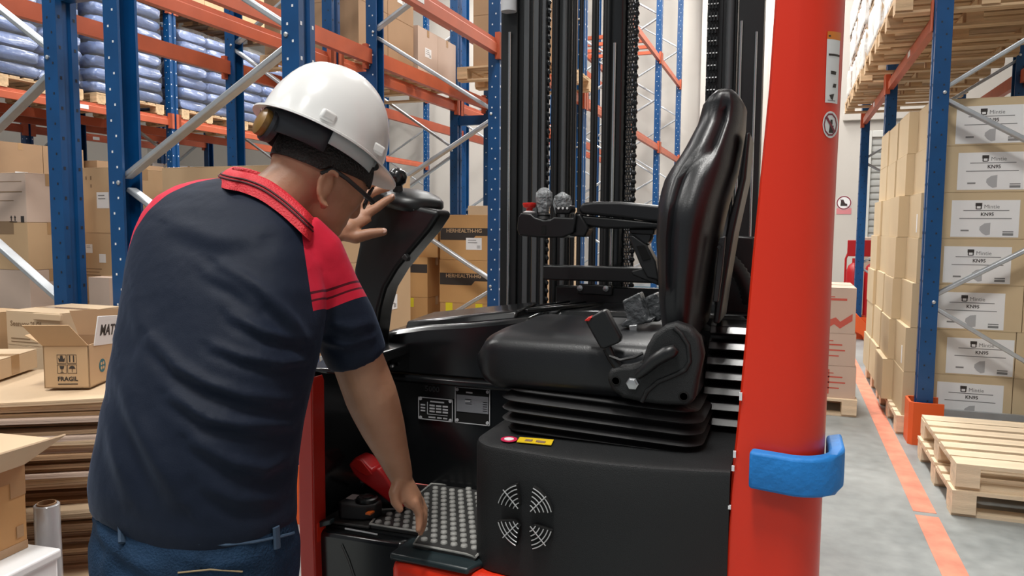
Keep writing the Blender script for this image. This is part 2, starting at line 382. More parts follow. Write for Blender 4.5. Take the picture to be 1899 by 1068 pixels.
# ---------------------------------------------------------------- cartons
_cm = {}
def carton_mesh(w, d, h, m):
    k = (round(w, 3), round(d, 3), round(h, 3), m)
    if k not in _cm:
        mb = MB(); g = .0025
        # two top flaps with a centre seam, body slightly bowed, bottom
        mb.box(-w / 2, -d / 2, 0, w / 2, d / 2, h - .004)
        mb.box(-w / 2, -d / 2, h - .004, w / 2, -g, h); mb.box(-w / 2, g, h - .004, w / 2, d / 2, h)
        _cm[k] = mb.mesh('carton', m, 0)
    return _cm[k]
def carton(loc, w, d, h, label, group=None, m='kraft', rz=0, tape=True, cat='carton', name='carton'):
    o = bpy.data.objects.new(name, carton_mesh(w, d, h, m)); COL.objects.link(o); o.location = loc; o.rotation_euler = (0, 0, rz)
    b = o.modifiers.new('bevel', 'BEVEL'); b.width = .004; b.segments = 2; b.limit_method = 'ANGLE'
    tag(o, label, cat, group)
    if tape:
        mb = MB().box(-w / 2 - .001, -.025, h - .002, w / 2 + .001, .025, h + .0008)
        mb.box(-w / 2 - .0012, -.025, h - .07, -w / 2, .025, h); mb.box(w / 2, -.025, h - .07, w / 2 + .0012, .025, h)
        mb.build('tape', 'ptape', o, local=True)
    return o
def mark(o, face, u, v, items, name='print', m='ink'):
    """flat print on a carton face; u,v from the face centre; items: (u0,v0,u1,v1)"""
    w, d, h = o.dimensions if False else (None,) * 3
def dims(o):
    xs = [v.co for v in o.data.vertices]; return (max(v.x for v in xs) * 2, max(v.y for v in xs) * 2, max(v.z for v in xs))
def fmx(o, face, u=0, v=0, lift=.0004):
    w, d, h = dims(o)
    if face == '-y': return face_mx('-y', u, -d / 2 - lift, h / 2 + v)
    if face == '+x': return face_mx('+x', w / 2 + lift, u, h / 2 + v)
    if face == '-x': return face_mx('-x', -w / 2 - lift, -u, h / 2 + v)
    return face_mx('+z', u, v, h + lift)
def prints(o, face, u, v, rects, m='ink', name='print', lift=.0004, t=.0008):
    mx = fmx(o, face, u, v, lift); mb = MB()
    for r in rects: patch(mb, mx, *r, t=t)
    return mb.build(name, m, o, local=True, smooth=0)
def paper_label(o, face, u, v, w, h, lines=3, code=True):
    p = prints(o, face, u, v, [(-w / 2, -h / 2, w / 2, h / 2)], 'paper', 'paper_label', .0004, .001)
    rs = []
    for i in range(lines):
        y = h * (.3 - .2 * i); rs.append((-w * .38, y - h * .03, w * (.15 + .2 * ((i * 7) % 3) / 3), y + h * .03))
    if code: rs += [(w * .2 + i * w * .045, -h * .38, w * .2 + i * w * .045 + w * .02, -h * .12) for i in range(5)]
    mx = fmx(o, face, u, v, .0015); mb = MB()
    for r in rs: patch(mb, mx, *r, t=.0006)
    mb.build('label_print', 'inkg', p, local=True, smooth=0)
    return p
# ---------------------------------------------------------------- right rack: empty pallets and mask cartons
for i in range(2):
    pallet((.775 + PLX / 2 + (.0, .012)[i], 3.975 + PLY / 2 + (.0, .01)[i], i * .1265), ('lower', 'upper')[i] + ' of the two empty pale wooden pallets stacked before the right rack', 'empty pallets by the orange line', 'wood2')
KX, KY, BH = .72, 5.47, .291
BW, BD = .62, .487
def mask_label(o, u, v):
    w, h = .372, .232
    p = prints(o, '-y', u, v, [(-w / 2, -h / 2, w / 2, h / 2)], 'paper', 'paper_label', .0004, .001)
    mx = fmx(o, '-y', u, v, .0015)
    mb = MB()
    patch(mb, mx, -.055, .078, -.018, .098, .0006); patch(mb, mx, -.053, .060, -.047, .08, .0006); patch(mb, mx, -.026, .060, -.020, .08, .0006); patch(mb, mx, -.05, .058, -.024, .063, .0006)
    mb.build('emblem', 'ink', p, local=True, smooth=0)
    mb = MB(); patch(mb, mx, -.12, .048, .13, .053, .0006); patch(mb, mx, -.14, -.002, .145, .003, .0006)
    patch(mb, mx, -.13, -.08, -.085, -.07, .0006); patch(mb, mx, .10, -.085, .158, -.078, .0006); patch(mb, mx, .10, -.105, .158, -.09, .0006)
    mb.build('label_print', 'inkg', p, local=True, smooth=0)
    mb = MB(); mb.prism([(-.025, -.05), (.0, -.03), (.032, -.025), (.032, -.1), (.01, -.105), (-.012, -.09), (-.027, -.07)], lambda a, b, d: mx @ Vector((a, b, d)), 0, .0006)
    mb.build('mask_picture', 'inkl', p, local=True, smooth=0)
    text('Mintie', .034, 'inkg', p, mx @ Matrix.Translation((.035, .074, .0003)))
    text('KN95', .03, 'ink', p, mx @ Matrix.Translation((.012, .026, .0003)), bold=True)
LBL = [(1836, 233), (1839, 317), (1826, 408), (1811, 496), (1799, 588), (1816, 668), (1797, 751)]
COLN = ['front', 'second', 'third', 'rearmost']
random.seed(3)
for pi in range(2):
    y0 = KY + pi * 1.10
    pallet((KX + PLX / 2, y0 + PLY / 2, 0), ('nearer' if pi == 0 else 'farther') + ' wooden pallet under the beige mask cartons in the right rack', 'pallets under the mask cartons', 'wood2')
for j in range(4):
    for r in range(7):
        z = PLZ + r * (BH + .001); frac = r / 6
        x0 = .745 + .085 * frac + random.uniform(-.012, .012) - (0, .055, .05, .06)[j]
        yy = KY + .02 + (j % 2) * (BD + .003) + (j // 2) * 1.10
        row = 6 - r
        lab = (f'{ORD[row]} beige carton from the top with a white mask label beside the blue post' if j == 0 else f'plain beige carton, {ORD[row]} from the top in the {COLN[j]} column of the mask carton stack')
        o = carton((x0 + BW / 2, yy + BD / 2, z), BW, BD, BH, lab, 'beige mask cartons in the right rack', 'kraft_b', tape=False)
        if j == 0:
            lx = PY(LBL[row][0], LBL[row][1], yy)
            mask_label(o, lx[0] - o.location.x, min(.02, max(-.02, lx[2] - (z + BH / 2))))
        if j == 0:
            o2 = carton((x0 + BW + .004 + .19, yy + BD / 2, z), .38, BD, BH, f'plain beige carton, {ORD[row]} from the top at the right of the mask carton stack', 'beige mask cartons in the right rack', 'kraft_b', tape=False)
        if (j, r) in ((0, 4), (0, 1)): prints(o, '-x', .12, -.05, [(-.02, -.06, .02, .06)], 'paper', 'paper_label')
# upper level, wrapped loads overhanging the aisle
random.seed(5)
for i, (y0, hh) in enumerate(((5.48, .42), (6.58, .40), (7.92, .38), (9.02, .36))):
    nm = ['nearest', 'second', 'third', 'farthest'][i]
    pallet((.60 + PLX / 2, y0 + PLY / 2, L1 + .056), f'{nm} wooden pallet on the upper beams of the right rack', 'pallets on the right upper level', 'wood')
    for r in range(3):
        for c in range(2):
            w = PLX * .98 / 1; 
            o = carton((.61 + PLX / 2 + random.uniform(-.015, .015), y0 + .25 + .5 * c, L1 + .056 + PLZ + .0005 + r * (hh + .001)), PLX * .96, .485, hh, f'white film-wrapped carton, {["bottom", "middle", "top"][r]} layer, {["near", "far"][c]} half of the {nm} upper right pallet', 'film-wrapped cartons on the right upper level', 'kraft_p' if (r + c) % 2 else 'kraft_l', tape=False)
            w_ = MB(); W_, D_ = PLX * .96 + .014, .485 - .004
            n = 9
            for f_ in range(2):
                pass
            # crinkled film skin around the aisle side and the end
            xs = [(-W_ / 2, -D_ / 2 + D_ * k / n) for k in range(n + 1)]
            path = [(W_ / 2 * (1 - 2 * k / n), -D_ / 2 - (.006 if c == 0 else -.002)) for k in range(n)] + [(-W_ / 2, -D_ / 2 + D_ * k / n) for k in range(n + 1)]
            rings = []
            for q in range(7):
                zz = .03 + (hh - .05) * q / 6
                rings.append([(px_ + random.uniform(-.006, .003), py_ + random.uniform(-.003, .0), zz + random.uniform(-.01, .01)) for px_, py_ in path])
            m_ = MB().loft(rings, cap=False, closed=False).mesh('film_skin', 'wrap', 60)
            fo = sub(m_, 'film_skin', o)
            sol = fo.modifiers.new('s', 'SOLIDIFY'); sol.thickness = .003
# aisle pallet with three printed cartons
c0 = PZ(1588, 775, 0)
pallet((c0[0] - PLX / 2, c0[1] + PLY / 2, 0), 'wooden pallet on the aisle floor behind the red pillar', None, 'wood2')
zt = PLZ
for r, (n_, hh) in enumerate((('bottom', .235), ('middle', .235), ('top', .33))):
    o = carton((c0[0] - .37 - .01 * r, c0[1] + .34, zt), .72, .6, hh, f'{n_} of three stacked cartons with red print on the aisle pallet', 'red-printed cartons on the aisle pallet', 'kraft_p')
    zt += hh + .001
    if r < 2:
        prints(o, '-y', .17, 0, [(-.1, .03, .1, .04), (-.12, -.01, .12, .0), (-.1, -.05, .08, -.042), (-.012, -.09, .012, .09), (-.06, .06, .04, .066)], 'redprint')
    else:
        mx = fmx(o, '-y', .16, -.05); mb = MB()
        mb.prism([(-.06, -.1), (.02, -.02), (.07, .0), (.1, -.03), (.18, .03), (.18, -.02), (.1, -.08), (.06, -.05), (.0, -.09)], lambda a, b, d: mx @ Vector((a, b, d)), 0, .0008)
        mb.build('print', 'redprint', o, local=True, smooth=0); prints(o, '-y', .2, .08, [(-.08, -.008, .1, .008), (-.05, .015, .02, .022)], 'redprint')
# ---------------------------------------------------------------- far left rack: blue sacks on pallets
def sack_mesh(L, Wd, H, seed):
    rnd = random.Random(seed); mb = MB(); n = 20; rings = []
    for i in range(13):
        t = -1 + 2 * i / 12; e = max(.45, (1 - abs(t) ** 7)) ** .5; rg = []
        for q in range(n):
            a = 2 * math.pi * q / n; ca, sa = math.cos(a), math.sin(a)
            x = Wd / 2 * (abs(ca) ** .38) * (1 if ca >= 0 else -1); z = H / 2 * (abs(sa) ** .5) * (1 if sa >= 0 else -1)
            nzv = 1 + rnd.uniform(-.09, .05)
            rg.append((L / 2 * t, x * (.72 + .28 * e) * nzv, H / 2 + z * (.25 + .75 * e) * nzv))
        rings.append(rg)
    return mb.loft(rings).mesh('sack', 'bag', 80)
SK = [sack_mesh(.53, .49, .149, s) for s in range(3)]; SK2 = [sack_mesh(.49, .53, .149, 9 + s) for s in range(3)]
PN = ['nearest', 'second', 'third', 'farthest']
random.seed(11)
for i, (y0, nl) in enumerate(((5.45, 8), (6.62, 8), (7.92, 7), (9.08, 7))):
    pallet((-8.0, y0 + PLY / 2, L1 + .056), f'{PN[i]} wooden pallet of blue sacks on the far left rack', 'pallets of blue sacks', 'wood')
    z = L1 + .056 + PLZ + .0005
    for r in range(nl):
        for a in range(2):
            for b in range(2):
                nm = ('back', 'aisle')[a]; nn = ('near', 'far')[b]
                me = (SK if r % 2 else SK2)[(r + a + 2 * b + i) % 3]
                o = bpy.data.objects.new('sack', me); COL.objects.link(o)
                o.location = (-8.0 + (a - .5) * .525 + random.uniform(-.012, .012), y0 + PLY / 2 + (b - .5) * .51 + random.uniform(-.012, .012), z + r * .149)
                o.rotation_euler = (random.uniform(-.008, .008), random.uniform(-.008, .008), random.uniform(-.04, .04))
                tag(o, f'blue plastic sack, {ORD[nl - 1 - r]} layer from the top, {nn} {nm} corner of the {PN[i]} sack pallet', 'sack', 'blue sacks stacked on pallets')
# clear stretch film round each sack pallet
for i, (y0, nl) in enumerate(((5.45, 8), (6.62, 8), (7.92, 7), (9.08, 7))):
    rnd = random.Random(40 + i); rings = []; zb = L1 + .056 + PLZ + .03; zt2 = zb + nl * .149
    loop = [(-8.0 + .548 * math.cos(a) / max(abs(math.cos(a)), abs(math.sin(a)) ) * (1 if abs(math.cos(a)) < .95 else 1), y0 + PLY / 2 + .535 * math.sin(a) / max(abs(math.cos(a)), abs(math.sin(a)))) for a in [2 * math.pi * (k + .5) / 40 for k in range(40)]]
    for q in range(15):
        zz = zb + (zt2 - zb) * q / 14; sh_ = 1 - (.10 if q == 14 else 0)
        rings.append([(-8.0 + (x + 8.0) * sh_ + rnd.uniform(-.016, .012), y0 + PLY / 2 + (y - y0 - PLY / 2) * sh_ + rnd.uniform(-.016, .012), zz + rnd.uniform(-.012, .012)) for x, y in loop])
    tag(MB().loft(rings, cap=False).build('stretch_film', 'film', None, smooth=80), f'crinkled clear film wrapped round the {PN[i]} pallet of blue sacks', 'film', 'film round the sack pallets')
# far left rack: cartons on the floor and on the top level
random.seed(21)
def load(x0, y0, z0, w, d, h, nx, ny, nz, m, label, group, pal=True, film=False):
    if pal:
        pallet((x0 + w / 2, y0 + d / 2, z0), 'wooden pallet under ' + label, None, 'wood'); z0 += PLZ + .0005
    for k in range(nz):
        for i in range(nx):
            for j in range(ny):
                a, b, c = w / nx, d / ny, h / nz
                pos = f'{["bottom", "second", "third", "fourth"][k] if k < nz - 1 else "top"} layer, {["left", "right", "far right"][i]} {["near", "far", "farther"][j]}'
                o = carton((x0 + a * (i + .5), y0 + b * (j + .5), z0 + c * k), a - .006, b - .006, c - .001, f'{label}, {pos}', group, m if (i + j + k) % 3 else m, tape=(k == nz - 1))
                if i == nx - 1 and (j + k) % 2 == 0: paper_label(o, '+x', 0, 0, min(.14, b * .4), .09)
                if j == 0 and (i + k) % 2 == 0: paper_label(o, '-y', 0, 0, .13, .09)
    return z0 + h
for i, (y0, hh, m) in enumerate(((5.45, 2.05, 'kraft_d'), (6.62, 1.95, 'kraft_d'), (7.92, 1.25, 'kraft'), (9.08, 1.5, 'kraft_d'), (10.4, 1.2, 'kraft'))):
    load(-8.5, y0, 0, 1.0, 1.0, hh, 2, 2, 3, m, f'brown carton on the {(PN + ["last"])[i]} floor pallet of the far left rack', 'cartons on the far rack floor')
for i, (y0, hh) in enumerate(((7.92, .8), (9.08, .85), (5.5, .8), (6.6, .7))):
    load(-8.5, y0, L2 + .056, 1.0, 1.0, hh, 2, 2, 1, 'kraft', f'pale carton on the {["third", "fourth", "first", "second"][i]} upper pallet of the far left rack', 'cartons on the far rack upper level')
# loads on the middle racks
load(-4.40, 5.66, L1 + .056, .96, 1.0, .8, 2, 2, 2, 'kraft_d', 'dark brown carton on the near pallet above the hard hat', 'cartons high on the middle rack')
load(-4.40, 6.75, L1 + .056, .96, .9, .45, 2, 2, 1, 'kraft_p', 'pale carton on the second pallet above the hard hat', 'cartons high on the middle rack')
load(-2.85, 6.72, L1 + .056, .78, .9, .95, 1, 2, 2, 'kraft_d', 'brown carton high on the aisle rack left of the mast', 'cartons high on the aisle rack')
# amber cartons with dark bands on the aisle rack floor (right of the steering console)
AY = 5.52
xa = PY(815, 450, AY)[0]; zs = [PY(860, p, AY)[2] for p in (398, 482, 562)] 
HH = zs[0] - zs[1]
pallet((xa + .42, AY + .51, 0), 'wooden pallet under the amber cartons with dark bands', None, 'wood')
def band(o, u, v, txt):
    w, d, h = dims(o); mx = fmx(o, '-y', 0, 0); mb = MB(); t = h * .5
    mb.prism([(-w / 2 + .004, t - .105), (-w / 2 + .004, t - .2), (.06, t - .2), (.09, t - .165), (w / 2 - .004, t - .165), (w / 2 - .004, t - .105)], lambda a, b, dd: mx @ Vector((a, b, dd)), 0, .0008)
    p = mb.build('printed_band', 'ink', o, local=True, smooth=0)
    text(txt, .042, 'kraft', p, mx @ Matrix.Translation((-.01, t - .128, .0009)), bold=True)
zz = PLZ
nrow = 3; H0 = (zs[1] - PLZ) / 3 if False else None
rowz = [PLZ, PLZ + (zs[2] - PLZ) / 2, zs[2], zs[1], zs[0]]
AW = .44
for r in range(4):
    hh = rowz[r + 1] - rowz[r] - .001
    o = carton((xa + AW / 2 + .005 * (r % 2), AY + .2, rowz[r]), AW, .4, hh, f'amber carton, {ORD[3 - r]} from the top in the column beside the blue post', 'amber cartons with dark bands', 'kraft_o')
    if r >= 2:
        band(o, 0, 0, 'HERHEALTH-HG')
    if r == 3:
        p = paper_label(o, '-y', .075, -.05, .135, .095, 2)
    if r == 1: prints(o, '-y', .12, hh / 2 - .05, [(-.03, -.04, .03, .05)], 'yellow', 'yellow_tape'); prints(o, '-y', -.14, hh / 2 - .05, [(-.03, -.04, .03, .05)], 'yellow', 'yellow_tape')
xb = PY(732, 520, AY)[0]; zb_ = [PY(770, p, AY)[2] for p in (477, 551)]
rz2 = [0, .3, .3 + (zb_[1] - .3) * .5, zb_[1], zb_[0]]
for r in range(4):
    hh = rz2[r + 1] - rz2[r] - .001
    o = carton((xb + .15, AY + .17, rz2[r]), .30, .34, hh, f'amber carton, {ORD[4 - r]} from the top in the column below the console', 'amber cartons below the console', 'kraft_o')
    if r == 3:
        w, d, h = dims(o); prints(o, '-y', 0, h / 2 - .09, [(-.148, -.035, .148, .035)], 'ink', 'printed_band'); paper_label(o, '-y', -.08, -.03, .11, .085, 2)
    if r == 2: prints(o, '-y', .0, hh / 2 - .05, [(-.025, -.03, .025, .045)], 'yellow', 'yellow_tape')
o = carton((xb + .2, AY + .2, rz2[4]), .34, .36, .30, 'amber carton at the top of the column below the console', 'amber cartons below the console', 'kraft_o', rz=.05)
MB().add([(.17, -.18, .30), (.17, .18, .30), (.27, .18, .345), (.27, -.18, .345), (.17, -.18, .296), (.17, .18, .296), (.27, .18, .341), (.27, -.18, .341)], MB.BF).build('open_flap', 'kraft_o', o, local=True)
load(-2.9, 6.72, 0, .86, .9, 1.42, 2, 2, 4, 'kraft_l', 'yellowish carton on the pallet behind the amber cartons', 'yellowish cartons on the aisle rack floor')
load(-3.22, 3.25, 0, 1.0, 1.0, 1.53, 2, 2, 3, 'kraft', 'kraft carton on the rack floor behind the worker', 'kraft cartons behind the worker')
load(-4.40, 5.66, 0, .9, 1.0, 1.3, 2, 2, 3, 'kraft', 'kraft carton on the floor of the middle rack second bay', 'kraft cartons on the middle rack floor')

for i, (y0, hh) in enumerate(((5.5, .75), (6.6, .8), (7.95, .7), (9.05, .8))):
    load(-10.05, y0, 1.30 + .056, .92, 1.0, hh, 2, 2, 2, 'white', f'white carton on the {PN[i]} middle pallet of the farthest left rack', 'white cartons on the farthest left rack')
# ---------------------------------------------------------------- reach truck
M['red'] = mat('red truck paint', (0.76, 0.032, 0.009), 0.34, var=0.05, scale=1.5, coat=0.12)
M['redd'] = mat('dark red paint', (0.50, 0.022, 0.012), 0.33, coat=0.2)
M['blk'] = mat('black plastic', (0.0075, 0.0085, 0.0095), 0.36)
M['blkt'] = mat('textured black plastic', (0.008, 0.0092, 0.0102), 0.50, bump=0.25, bscale=600)
M['blkg'] = mat('glossy black paint', (0.008, 0.009, 0.010), 0.22, coat=0.3)
M['blkm'] = mat('black steel', (0.014, 0.015, 0.016), 0.34)
M['leather'] = mat('black seat vinyl', (0.0105, 0.0115, 0.0135), 0.34, bump=0.05, bscale=300)
M['rubber'] = mat('black rubber', (0.012, 0.012, 0.013), 0.55)
M['matr'] = mat('grey rubber mat', (0.035, 0.035, 0.034), 0.5, var=0.25, scale=20)
M['stud'] = mat('worn rubber stud', (0.34, 0.34, 0.32), 0.45, var=0.3, scale=25)
M['mast_glint'] = mat('painted mast highlight', (0.62, 0.65, 0.66), 0.18, metal=1.0)  # bright metal standing in for highlight lines on the mast
M['steel'] = mat('bright steel', (0.62, 0.63, 0.64), 0.28, metal=0.9)
M['silver'] = mat('silver plate', (0.55, 0.56, 0.58), 0.4)
M['steelg'] = mat('grey steel strip', (0.10, 0.105, 0.11), 0.35, metal=0.3)
M['knob'] = mat('red knob', (0.62, 0.02, 0.015), 0.3)
M['pedal'] = mat('red pedal', (0.60, 0.018, 0.02), 0.38)
M['plastic'] = mat('crinkled clear plastic', (0.55, 0.58, 0.60), 0.12, alpha=0.45, bump=1.0, bscale=40)
M['greypl'] = mat('smoky plastic', (0.075, 0.08, 0.085), 0.25, bump=0.6, bscale=40)
M['screen'] = mat('pale tray', (0.60, 0.66, 0.67), 0.3)
M['teal'] = mat('dark teal edge', (0.018, 0.03, 0.034), 0.35)
M['sticker_o'] = mat('orange sticker', (0.75, 0.22, 0.02), 0.4)
M['sticker_y'] = mat('yellow sticker', (0.80, 0.55, 0.02), 0.4)
M['sticker_m'] = mat('crimson sticker', (0.65, 0.02, 0.09), 0.4)
M['foam'] = mat('blue foam', (0.012, 0.21, 0.62), 0.6, var=0.12, scale=14, bump=0.15, bscale=60)
M['orangem'] = mat('orange mark', (0.7, 0.13, 0.01), 0.4)
TR = empty('reach_truck', (-.5, 1.9, 0), 0, 'red and black reach truck with a black operator seat', 'reach truck')
def YP(pts, Y): return [PY(px, py, Y) for px, py in pts]
def slab(pts, Y, d, name, m, parent=TR, bevel=.01, seg=3, smooth=40):
    """plate with the given outline, real thickness d going away in +y"""
    q = YP(pts, Y); n = len(q)
    mb = MB().prism([(a[0], a[2]) for a in q], lambda a, b, t: (a, t, b), Y, Y + d)
    return mb.build(name, m, parent, smooth=smooth, bevel=bevel, seg=seg)
# -- pillar
PL = [(1437, 0), (1436, 37), (1419, 246), (1403, 383), (1389, 545), (1372, 738), (1354, 905), (1343, 1054), (1341, 1068)]
PR = [(1569, 0), (1568, 37), (1557, 246), (1549, 383), (1543, 545), (1535, 738), (1527, 905), (1521, 1054), (1520, 1068)]
def interp(tab, z):
    for a, b in zip(tab, tab[1:]):
        if (a[0] - z) * (b[0] - z) <= 0: t = (z - a[0]) / (b[0] - a[0]); return a[1] + t * (b[1] - a[1])
    return tab[0][1] if abs(z - tab[0][0]) < abs(z - tab[-1][0]) else tab[-1][1]
PYF = 1.44
tl = [(p[2], p[0]) for p in YP(PL, PYF)]; tr = [(p[2], p[0]) for p in YP(PR, PYF + .05)]
tl = [(2.4, tl[0][1] + .03)] + tl + [(.05, tl[-1][1] - .02)]; tr = [(2.4, tr[0][1] + .0)] + tr + [(.05, tr[-1][1])]
rings = []
for z in [2.3, 2.1, 1.9, 1.75, 1.6, 1.45, 1.3, 1.15, 1.0, .85, .7, .5, .3, .12]:
    x0 = interp(tl, z); x1 = interp(tr, z); R = .075
    rg = [(x0, PYF + .16, z), (x0, PYF + .012, z), (x0 + .004, PYF + .003, z), (x0 + .012, PYF, z), (x0 + (x1 - x0) * .35, PYF - .004, z)]
    for k in range(9):
        a = -math.pi / 2 + math.pi / 2 * k / 8; rg.append((x1 - R + R * math.cos(a), PYF - .004 + R + R * math.sin(a), z))
    rg.append((x1, PYF + .16, z)); rings.append(rg)
PILLAR = MB().loft(rings).build('rear_pillar', 'red', TR, smooth=30)
def pdec(px, py, dy=0):    # point on the pillar front, px->x at the face
    return PY(px, py, PYF - .004)
# decals on the pillar (sit on the curved corner: follow its surface)
def pil_y(x, z):
    x1 = interp(tr, z); R = .075; t = x - (x1 - R)
    return PYF - .004 if t <= 0 else PYF - .004 + R - math.sqrt(max(R * R - t * t, 0))
def on_pillar(pts, name, m, parent, lift=.0008):
    """outline in pixels laid on the pillar's surface"""
    cur = []
    for px, py in pts:
        Y = PYF
        for _ in range(12):
            p = PY(px, py, Y); Y = pil_y(p[0], p[2]) - lift
        cur.append(Vector(PY(px, py, Y)))
    c = sum(cur, Vector()) / len(cur)
    n = len(cur); mb = MB()
    if n == 4:
        g = []; K = 6
        for i in range(K + 1):
            for j in range(K + 1):
                u, v = i / K, j / K
                p = cur[0].lerp(cur[1], u).lerp(cur[3].lerp(cur[2], u), v); g.append((p.x, pil_y(p.x, p.z) - lift, p.z))
        fs = [(i * (K + 1) + j, (i + 1) * (K + 1) + j, (i + 1) * (K + 1) + j + 1, i * (K + 1) + j + 1) for i in range(K) for j in range(K)]
        mb.add(g, fs)
    else:
        K = 4; g = [(c.x, pil_y(c.x, c.z) - lift, c.z)]
        for k in range(1, K + 1):
            for p in cur:
                q = c.lerp(p, k / K); g.append((q.x, pil_y(q.x, q.z) - lift, q.z))
        fs = [(0, 1 + i, 1 + (i + 1) % n) for i in range(n)]
        for k in range(K - 1): fs += [(1 + k * n + i, 1 + (k + 1) * n + i, 1 + (k + 1) * n + (i + 1) % n, 1 + k * n + (i + 1) % n) for i in range(n)]
        mb.add(g, fs)
    return mb.build(name, m, parent, smooth=60)
def ring_px(cx, cy, rx, ry, n=24): return [(cx + rx * math.cos(2 * math.pi * i / n), cy + ry * math.sin(2 * math.pi * i / n)) for i in range(n)]
st = on_pillar([(1534, 72), (1558, 75), (1553, 193), (1530, 190)], 'warning_sticker', 'paper', PILLAR)
on_pillar([(1535, 58), (1560, 61), (1559, 76), (1534, 72)], 'sticker_header', 'sticker_o', PILLAR, .001)
for q in (((1537, 99), (1557, 102), (1557, 106), (1537, 103)), ((1537, 65), (1541, 65), (1541, 68), (1537, 68)), ((1541, 131), (1551, 133), (1550, 139), (1541, 137)), ((1546, 155), (1551, 156), (1550, 163), (1544, 162)), ((1538, 176), (1547, 174), (1544, 186), (1541, 183)), ((1535, 185), (1549, 187), (1549, 188), (1535, 186))):
    on_pillar(list(q), 'sticker_figure', 'ink', PILLAR, .0014)
on_pillar(ring_px(1540, 231, 14.5, 25), 'prohibition_sticker', 'paper', PILLAR)
def ring_on(cx, cy, r0, r1, s, m, lift):
    n = 20
    for i in range(0, n, 2):
        a = [2 * math.pi * (i + k) / n for k in (0, 2.05)]
        on_pillar([(cx + r0 * math.cos(a[0]), cy + r0 * s * math.sin(a[0])), (cx + r1 * math.cos(a[0]), cy + r1 * s * math.sin(a[0])), (cx + r1 * math.cos(a[1]), cy + r1 * s * math.sin(a[1])), (cx + r0 * math.cos(a[1]), cy + r0 * s * math.sin(a[1]))], 'sticker_ring', m, PILLAR, lift)
M['maroon'] = mat('maroon print', (.22, .03, .05), .5)
ring_on(1540, 231, 10.5, 12.5, 1.75, 'maroon', .0012)
on_pillar([(1539, 232), (1546, 233), (1545, 247), (1537, 246)], 'sticker_figure', 'ink', PILLAR, .0012)
on_pillar([(1540, 222), (1544, 222), (1544, 231), (1540, 231)], 'sticker_figure', 'ink', PILLAR, .0012)
on_pillar([(1531, 218), (1534, 215), (1549, 243), (1547, 247)], 'sticker_bar', 'maroon', PILLAR, .0016)
# worn paint chips on the pillar's left edge
for py, h in ((735, 12), (842, 10), (868, 8), (940, 6)):
    p = PY(interp([(545, 1389), (738, 1372), (905, 1354), (1054, 1343)], py) + 2, py, PYF)
    MB().box(p[0] - .003, PYF - .0035, p[2] - h * .0006, p[0] + .002, PYF + .002, p[2] + h * .0006).build('paint_chip', 'white', PILLAR)
# blue foam pad wrapped round the pillar
FO = MB(); z0a, z1a = PY(1450, 908, 1.42)[2], PY(1450, 838, 1.42)[2]
fr = []
xl = PY(1393, 870, 1.42)[0]; xr = interp(tr, .92) + .006; T = .028; R = .06
inner = [(xl, PYF - .008)] + [(xr - R + R * math.cos(a), PYF - .008 + R + R * math.sin(a)) for a in [-math.pi / 2 + math.pi / 2 * k / 8 for k in range(9)]] + [(xr, PYF + .15)]
outer = [(xl - .004, PYF - .008 - T)] + [(xr - R + (R + T) * math.cos(a), PYF - .008 + R + (R + T) * math.sin(a)) for a in [-math.pi / 2 + math.pi / 2 * k / 8 for k in range(9)]] + [(xr + T, PYF + .15)]
poly = outer + inner[::-1]
rg = []
for t in (0, .33, .66, 1):
    z = z0a + (z1a - z0a) * t
    rg.append([(x, y - .003 * math.sin(math.pi * t), z + .055 * (x - xl) * .35 * (t - .4) + (-.006 if abs(x - (xl + .09)) < .05 else 0)) for x, y in poly])
fo = FO.loft(rg).build('foam_pad', 'foam', None, smooth=45, bevel=.006, seg=3)
tag(fo, 'bright blue foam pad wrapped around the red truck pillar', 'foam pad')
# -- red chassis and sill
mb = MB()
mb.prism([(-.785, 1.40), (.05, 1.40), (.075, 1.44), (.075, 2.75), (-1.05, 2.75), (-1.05, 1.62), (-.80, 1.62)], lambda a, b, d: (a, b, d), .09, .625)
CH = mb.build('chassis', 'red', TR, bevel=.02, seg=3)
# dark teal step edge above the sill
mb = MB().prism([(-.79, 1.405), (-.60, 1.395), (-.58, 1.45), (-.70, 1.52), (-.785, 1.50)], lambda a, b, d: (a, b, d), .6255, .640)
mb.build('step_edge', 'teal', TR, bevel=.005)
# -- seat base box with rounded corner and bulging front
def plan_box(z0, z1, inset=0):
    o = []
    x0, x1 = -.618 + inset, -.085
    for k in range(8):
        a = math.pi + math.pi / 2 * k / 7; o.append((x0 + .075 + .075 * math.cos(a), 1.50 + .075 * math.sin(a) + inset))
    for k in range(1, 9):
        t = k / 8; o.append((x0 + .075 + (x1 - x0 - .075) * t, 1.425 - .030 * math.sin(math.pi * t) + .012 * t + inset))
    o += [(x1, 1.83), (x0, 1.83)]
    return o
zt0 = .895
BOX = MB().loft([[(x, y, z) for x, y in plan_box(0, 0, i)] for z, i in ((.628, 0), (.70, 0), (.80, 0), (.885, 0), (.893, .003), (.897, .010))]).build('seat_base', 'blkt', TR, smooth=35)
